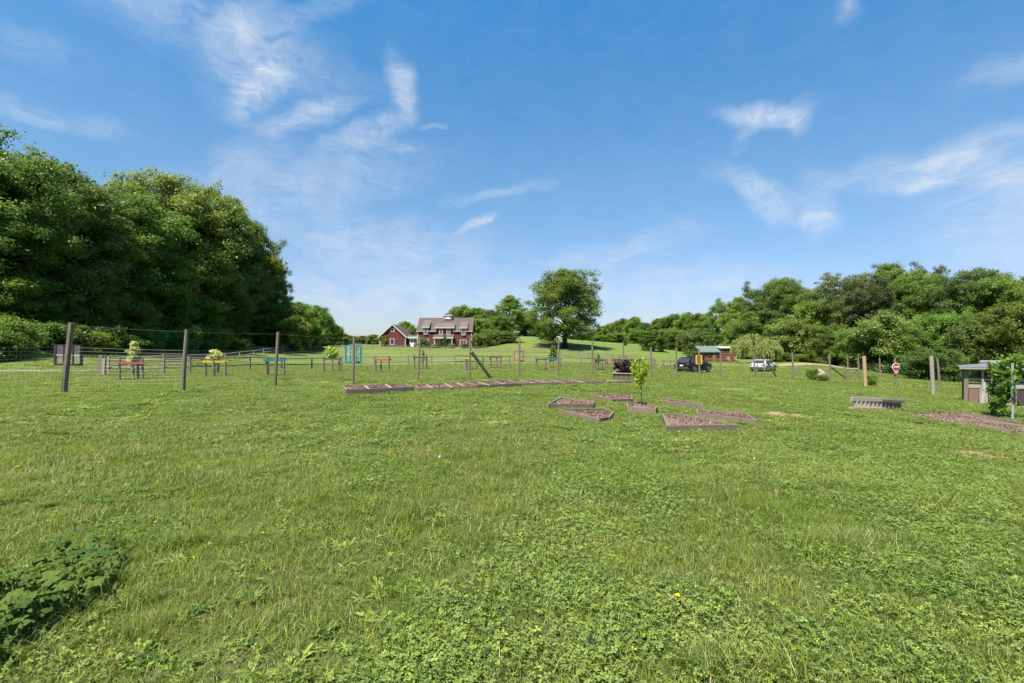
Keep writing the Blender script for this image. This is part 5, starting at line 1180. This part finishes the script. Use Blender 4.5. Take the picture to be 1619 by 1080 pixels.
# stop sign
def sign():
    f = foot(1417.5, 607); d = f.y; root = thing('stop_sign', 'red octagonal stop sign on a wooden post near the right fence', 'sign', f)
    mkpost(f, PP(1415.2, 590, d), .15, root); cz = PP(1415, 580, d); r_ = 6.4 * d / FPX
    def octo(rr, y0, y1, m, nm, par):
        V = []; 
        for y in (y0, y1):
            for k in range(8): a = R(22.5 + 45 * k); V.append((cz.x + rr * math.cos(a), y, cz.z + rr * math.sin(a)))
        return MB().add(V, [tuple(range(8)), tuple(reversed(range(8, 16)))] + [(k, 8 + k, 8 + (k + 1) % 8, (k + 1) % 8) for k in range(8)]).build(nm, m, par)
    wm = mat('sign_white', (.75, .75, .72), .5); rd = mat('sign_red', (.22, .012, .016), .5)
    MB().beam(PP(1415, 604, d) + Vector((0, -.02, 0)), PP(1415, 572, d) + Vector((0, -.02, 0)), .06, .05).build('sign_post', WOOD, root)
    pl = octo(r_, d - .12, d - .10, wm, 'plate', root); octo(r_ * .89, d - .135, d - .122, rd, 'red_face', pl)
    L = {'S': [(0, 4, 2, 4), (0, 2, 0, 4), (0, 2, 2, 2), (2, 0, 2, 2), (0, 0, 2, 0)], 'T': [(0, 4, 2, 4), (1, 0, 1, 4)], 'O': [(0, 0, 2, 0), (0, 4, 2, 4), (0, 0, 0, 4), (2, 0, 2, 4)], 'P': [(0, 0, 0, 4), (0, 4, 2, 4), (2, 2, 2, 4), (0, 2, 2, 2)]}
    q = MB(); s = r_ * .098
    for i, ch in enumerate('STOP'):
        x0 = cz.x + (i - 2) * s * 3.0 + s * .5; z0 = cz.z - 2 * s
        for a, b, c_, e in L[ch]: q.beam((x0 + a * s, d - .14, z0 + b * s), (x0 + c_ * s + .001, d - .14, z0 + e * s), s * .75, .012) if a == c_ else q.beam((x0 + a * s - s * .3, d - .14, z0 + b * s), (x0 + c_ * s + s * .3, d - .14, z0 + e * s), .012, s * .75)
    q.build('lettering', wm, pl)
    a = PP(1411.3, 586.6, d); b = PP(1419, 592.2, d); sm = MB().box(a.x, b.x, d - .12, d - .10, b.z, a.z).build('small_plate', mat('faded_red', (.24, .05, .05), .6), root)
    m_ = (a + b) / 2; MB().box(m_.x - .09, m_.x + .09, d - .13, d - .121, m_.z - .015, m_.z + .03).build('lettering', wm, sm); MB().box(a.x, b.x, d - .13, d - .121, a.z - .025, a.z + .005).build('edge', wm, sm)
sign()

# ------------------------------------------------------------------ slatted planters
def planter1():
    h = .42; fl = foot(1350, 647.5); fr = foot(1424.5, 650); d = (fl.y + fr.y) / 2
    root = thing('slatted_planter', 'grey slatted timber box standing in the grass at right', 'planter', fl)
    a = fl.copy(); b = fr.copy(); dp = Vector((.40, .52, 0)); top = PP(1386, 629.5, d).z - H(0.5 * (a.x + b.x), d)
    for nm, p, q in (('front', a, b), ('back', a + dp, b + dp)):
        dd = (q - p); n = 12
        for k in (range(n) if nm == 'front' else (0, 4, 8, 11)):
            u = (k + .5) / n; x = p.lerp(q, u); x.z = H(x.x, x.y); MB().beam(x - Vector((0, 0, .05)), x + Vector((0, 0, top - .04)), dd.length / n * frng.uniform(.50, .66), .022, Vector((0, 1, 0))).build('slat', GREYW if k < 7 else WOOD, root)
    m = a.lerp(b, .56); up = Vector((0, 0, top)); e = Vector((.08, 0, 0))
    zt = lambda p: Vector((p.x, p.y, H(p.x, p.y) + top - .05))
    MB().beam(zt(a) - e, zt(m), .10, .12).build('cap_rail', GREYW, root); MB().beam(zt(m) + Vector((.003, -.01, -.03)), zt(b) + e + Vector((0, 0, -.02)), .10, .09).build('cap_rail', WOODD, root)
    MB().beam(zt(a + dp) - e, zt(b + dp) + e, .10, .09).build('cap_rail', GREYW, root)
    g = lambda p, z=0: Vector((p.x, p.y, H(p.x, p.y) + z))
    MB().beam(g(a + Vector((-.2, -.12, 0)), .05), g(m + Vector((0, -.12, 0)), .05), .12, .10).build('base_timber', WOODP, root)
    MB().beam(g(m + Vector((.01, -.1, 0)), .03), g(b + Vector((.15, -.1, 0)), .03), .10, .07).build('base_timber', WOODD, root)
    for p in (a, b): MB().beam(g(p, .1), g(p + dp, .1), .03, top * 1.2, ).build('end_board', WOOD, root)
planter1()
def planter2():
    a = foot(970, 600.4); b = foot(1003, 602); d = a.y; root = thing('slatted_planter', 'round-topped slatted timber planter holding the maroon shrub', 'planter', a)
    top = (601 - 591) * d / FPX; dp = Vector((.35, .9, 0)); W0 = b - a
    n = 13
    for p, q in ((a, b), (b, b + dp), (a + dp, b + dp), (a, a + dp)):
        k_ = n if (q - p).length > 1.1 else 7
        for k in range(k_): x = p.lerp(q, (k + .5) / k_); z = H(x.x, x.y); MB().beam(Vector((x.x, x.y, z - .05)), Vector((x.x, x.y, z + top)), (q - p).length / k_ * .82, .03, Vector((0, 1, 0)) if p is a or p is b else Vector((1, 0, 0))).build('slat', WOOD if k % 3 else WOODD, root)
    z = H(a.x, a.y) + top; c = MB()
    for p, q in ((a, b), (b, b + dp), (b + dp, a + dp), (a + dp, a)): c.beam(Vector((p.x, p.y, z + .02)), Vector((q.x, q.y, z + .02)), .16, .04)
    c.build('rim', WOODP, root); m = (a + b + dp) / 2
    MB().add([(p.x, p.y, z - .04) for p in (a, b, b + dp, a + dp)], [(0, 1, 2, 3)]).build('mulch', MULCH, root)
    rng = np.random.default_rng(3); s = thing('maroon_shrub', 'dark maroon leafy shrub growing in the slatted planter', 'shrub', (m.x + .1, m.y, z)); k = 60
    base = Vector((m.x - .05, m.y, z)); cs = np.stack([rng.normal(base.x, .17, k), rng.normal(base.y, .18, k), z + rng.uniform(.0, .66, k)], 1); V, F = leafcloud(rng, cs, np.full(k, .16), 1500, .09, .8, .4); arrmesh('foliage', V, F, LEAF_MAROON, s)
    q = MB()
    for i in range(14): q.tube([base, Vector(cs[i])], [.012, .005], 4, False)
    q.build('stems', BARKD, s)
planter2()

# sapling in the centre box
def peach():
    f = hit(1014, 641, .12); b = Vector((f.x, f.y, H(f.x, f.y) + .1)); d = b.y; rng = np.random.default_rng(8)
    root = thing('sapling', 'slim young fruit tree with bright yellow-green leaves in the mulch box', 'sapling', b); q = MB()
    Z = lambda py: CAMZ - (py - HY) * d / FPX
    fork = Vector((b.x - .01, d, Z(612))); q.tube([b - Vector((0, 0, .1)), b.lerp(fork, .5) + Vector((.015, 0, 0)), fork], [.020, .017, .015], 8); cs = []
    for k in range(11):
        a = k * 2.4; rr = rng.uniform(.12, .27); tp = Vector((fork.x + math.cos(a) * rr - .01, fork.y + math.sin(a) * rr, Z(rng.uniform(566, 580)))); md = fork.lerp(tp, .45) + Vector((math.cos(a), math.sin(a), 0)) * .03
        q.tube([fork, md, tp], [.011, .007, .003], 5, False)
        for j in range(14): u = .18 + .85 * j / 13; p = fork.lerp(tp, u) + Vector((math.cos(a), math.sin(a), 0)) * .03 * math.sin(u * 3); cs.append(tuple(p + Vector(rng.normal(size=3)) * .02))
    tp = Vector((b.x - .20, d - .05, Z(598))); s0 = b.lerp(fork, .55); q.tube([s0, s0.lerp(tp, .6) + Vector((-.03, 0, 0)), tp], [.007, .005, .003], 5, False)
    for j in range(8): cs.append(tuple(s0.lerp(tp, j / 7)))
    q.build('trunk', BARK, root); V, F = leafcloud(rng, np.array(cs), np.full(len(cs), .05), 760, .042, 1.2, .1, asp=2.4); arrmesh('crown', V, F, leafmat('leaf_peach', (.22, .36, .02), (.16, .28, .02), (.28, .42, .04), .5, 3), root)
peach()

# ------------------------------------------------------------------ chicken coop and vine arbour
def coop():
    f = foot(1529, 635); d = f.y; root = thing('chicken_coop', 'weathered chicken coop with sheet metal roof at the right edge', 'coop', f)
    TH = R(38)
    XW = lambda px, dd=d: (px - HX) / FPX * dd
    def X(px, dd=None): t = (px - HX) / FPX; return f.x + (t * f.y - f.x) / (math.cos(TH) + t * math.sin(TH))
    Z = lambda py, dd=d: CAMZ - (py - HY) * dd / FPX
    g = Z(637); zr = Z(581.5); x0 = X(1524); x1 = X(1524) + 5.2; dp = .9
    W_ = lambda *a: MB().box(*a)
    for px, w2 in ((1524, 7), (1552, 3.5), (1567, 3)): W_(X(px), X(px + w2), d - .06, d + .08, g, zr).build('post', WOOD if px == 1524 else GREYW, root)
    for xx in (x0, x1): W_(xx, xx + .12, d + dp - .1, d + dp, g - .2, zr - .1).build('post', WOOD, root)
    for xx in (x0 + 2.3, x0 + 3.4, x1): W_(xx, xx + .1, d - .05, d + .05, g, zr).build('post', GREYW, root)
    zm0, zm1 = Z(607.5), Z(613)
    W_(X(1531), x1, d - .03, d + .03, zm1, zm0).build('mid_board', GREYW, root); W_(X(1531), x1, d - .03, d + .03, Z(600.5), Z(598)).build('mid_rail', GREYW, root)
    W_(X(1548.5), X(1562), d - .02, d + .02, g, zm1).build('lower_panel', GREYW, root); W_(X(1564), x1, d + .06, d + .1, g - .2, zm1).build('lower_panel', GREYW, root)
    hd = W_(X(1532), X(1548), d - .01, d + .02, Z(636), Z(614)).build('hatch', mat('hatch_brown', (.22, .13, .085), .85, var=.4, vscale=5, stretch=(6, 6, 1)), root)
    W_(X(1547.2), X(1548.4), d - .03, d - .012, Z(636), Z(614)).build('hatch_edge', WOODD, hd)
    W_(x0 + .02, x0 + .05, d + .1, d + dp - .1, g - .1, zm1).build('side_panel', WOOD, root); W_(x0, x1, d + dp, d + dp + .04, g - .2, Z(606)).build('back_panel', WOOD, root)
    wm = MB()
    for k in range(60): x = X(1531) + (x1 - X(1531)) * k / 60; wm.tube([(x, d, zm0), (x, d, zr)], [.0018] * 2, 3, False)
    for k in range(14): z = zm0 + (zr - zm0) * k / 14; wm.tube([(X(1531), d, z), (x1, d, z)], [.0018] * 2, 3, False)
    wm.tube([(X(1531), d + .02, Z(585)), (X(1545), d + .02, Z(600))], [.02] * 2, 5); wm.build('wire_netting', WIRE, root)
    rm = mat('roof_sheet', (.19, .195, .20), .6, .2, var=.25, vscale=2); q = MB(); n = 46; xa, xb = X(1515.5), x1 + .5; V = []; F = []
    for i in range(n + 1):
        x = xa + (xb - xa) * i / n; z = .018 * (i % 2); V += [(x, d - .35, Z(580.5, d - .35) + z), (x, d + dp + .3, Z(578.5 - 8.5 * min(1, i / 16), d + dp) + z), (x, d - .35, Z(580.5, d - .35) + z - .015), (x, d + dp + .3, Z(578.5 - 8.5 * min(1, i / 16), d + dp) + z - .015)]
    for i in range(n): a = i * 4; F += [(a, a + 4, a + 5, a + 1), (a + 2, a + 3, a + 7, a + 6), (a, a + 2, a + 6, a + 4)]
    q.add(V, F); q.build('roof', rm, root); W_(xa, xb, d - .34, d - .29, Z(583.3, d), Z(580.9, d - .3)).build('fascia', GREYW, root)
    # leaning sheet
    MB().beam((X(1551), d - .35, Z(636)), (X(1556.5), d - .12, Z(603)), .13, .02, Vector((0, 1, 0)), .6).build('leaning_sheet', mat('grey_sheet', (.22, .23, .24), .5, .3), root)
    root.rotation_euler = (0, 0, -TH); X = XW
    # run door at the frame edge
    f2 = foot(1601, 663); d2 = f2.y; X2 = lambda px: X(px, d2); Z2 = lambda py: Z(py, d2)
    ar = thing('grape_arbour', 'pale grey post arbour carrying the leafy vine, in front of the coop', 'arbour', f2); pm = mat('pale_post', (.36, .36, .35), .7, var=.2, vscale=3)
    MB().box(X2(1599.3), X2(1602.0), d2 - .02, d2 + .02, Z2(665), Z2(574)).build('post', pm, ar)
    MB().box(X2(1603), X2(1650), d2 - .04, d2 + .04, Z2(614), Z2(609)).build('cross_rail', pm, ar); MB().box(X2(1604), X2(1606), d2 - .03, d2 + .03, Z2(640), Z2(614)).build('stile', pm, ar)
    MB().box(X2(1606), X2(1650), d2, d2 + .03, Z2(642), Z2(615)).build('panel', mat('maroon_panel', (.075, .045, .045), .8, var=.3), ar)
    MB().box(XW(1587, d2 + .5), XW(1589.2, d2 + .5), d2 + .47, d2 + .53, Z2(658), Z2(574)).build('post', pm, ar); MB().beam((X2(1570), d2 + .5, Z2(572)), (X2(1650), d2 + .3, Z2(572)), .06, .08).build('top_rail', pm, ar); MB().box(X2(1650), X2(1653), d2 - .04, d2 + .04, Z2(668), Z2(574)).build('post', pm, ar)
    # vine
    rng = np.random.default_rng(4); cs = []; dv = d2 + .35
    def blob(px, py, rx, ry, k):
        for _ in range(k): cs.append((X(px + rng.normal() * rx, dv), dv + rng.normal() * .18, Z(py + rng.normal() * ry, dv)))
    blob(1582, 620, 5, 13, 50); blob(1580, 600, 5, 9, 30); blob(1592, 596, 7, 4, 18); blob(1586, 580, 9, 4, 22); blob(1604, 572, 13, 3.5, 34); blob(1576, 634, 4, 5, 14); blob(1579, 648, 5, 5, 18); blob(1612, 590, 5, 5, 8); blob(1612, 566, 8, 4, 14); blob(1572, 585, 4, 4, 6); blob(1590, 630, 6, 6, 16)
    cs = np.array(cs); V, F = leafcloud(rng, cs, np.full(len(cs), .10), 3000, .085, .9, .45); b = foot(1580, 657)
    vn = thing('grape_vine', 'lush green vine climbing the arbour by the coop', 'climbing plant', b); arrmesh('foliage', V, F, leafmat('leaf_vine', (.085, .165, .02), (.13, .21, .03), (.055, .12, .018), .4, 1.5), vn)
    q = MB()
    for px in (1576, 1580, 1584): q.tube([b, (X(px, dv), dv, Z(635, dv)), (X(px + 3, dv), dv, Z(610, dv)), (X(px + 6, dv), dv, Z(580, dv))], [.025, .02, .015, .008], 6)
    q.build('stems', BARK, vn)
coop()

for k_, (o_, used_) in PROTO.items():
    for kk in ('_H', '_R'):
        if kk in o_: del o_[kk]
    if not used_:
        for ch in list(o_.children): bpy.data.objects.remove(ch)
        bpy.data.objects.remove(o_)
for o_ in C.objects:
    for kk in ('_H', '_R'):
        if kk in o_: del o_[kk]
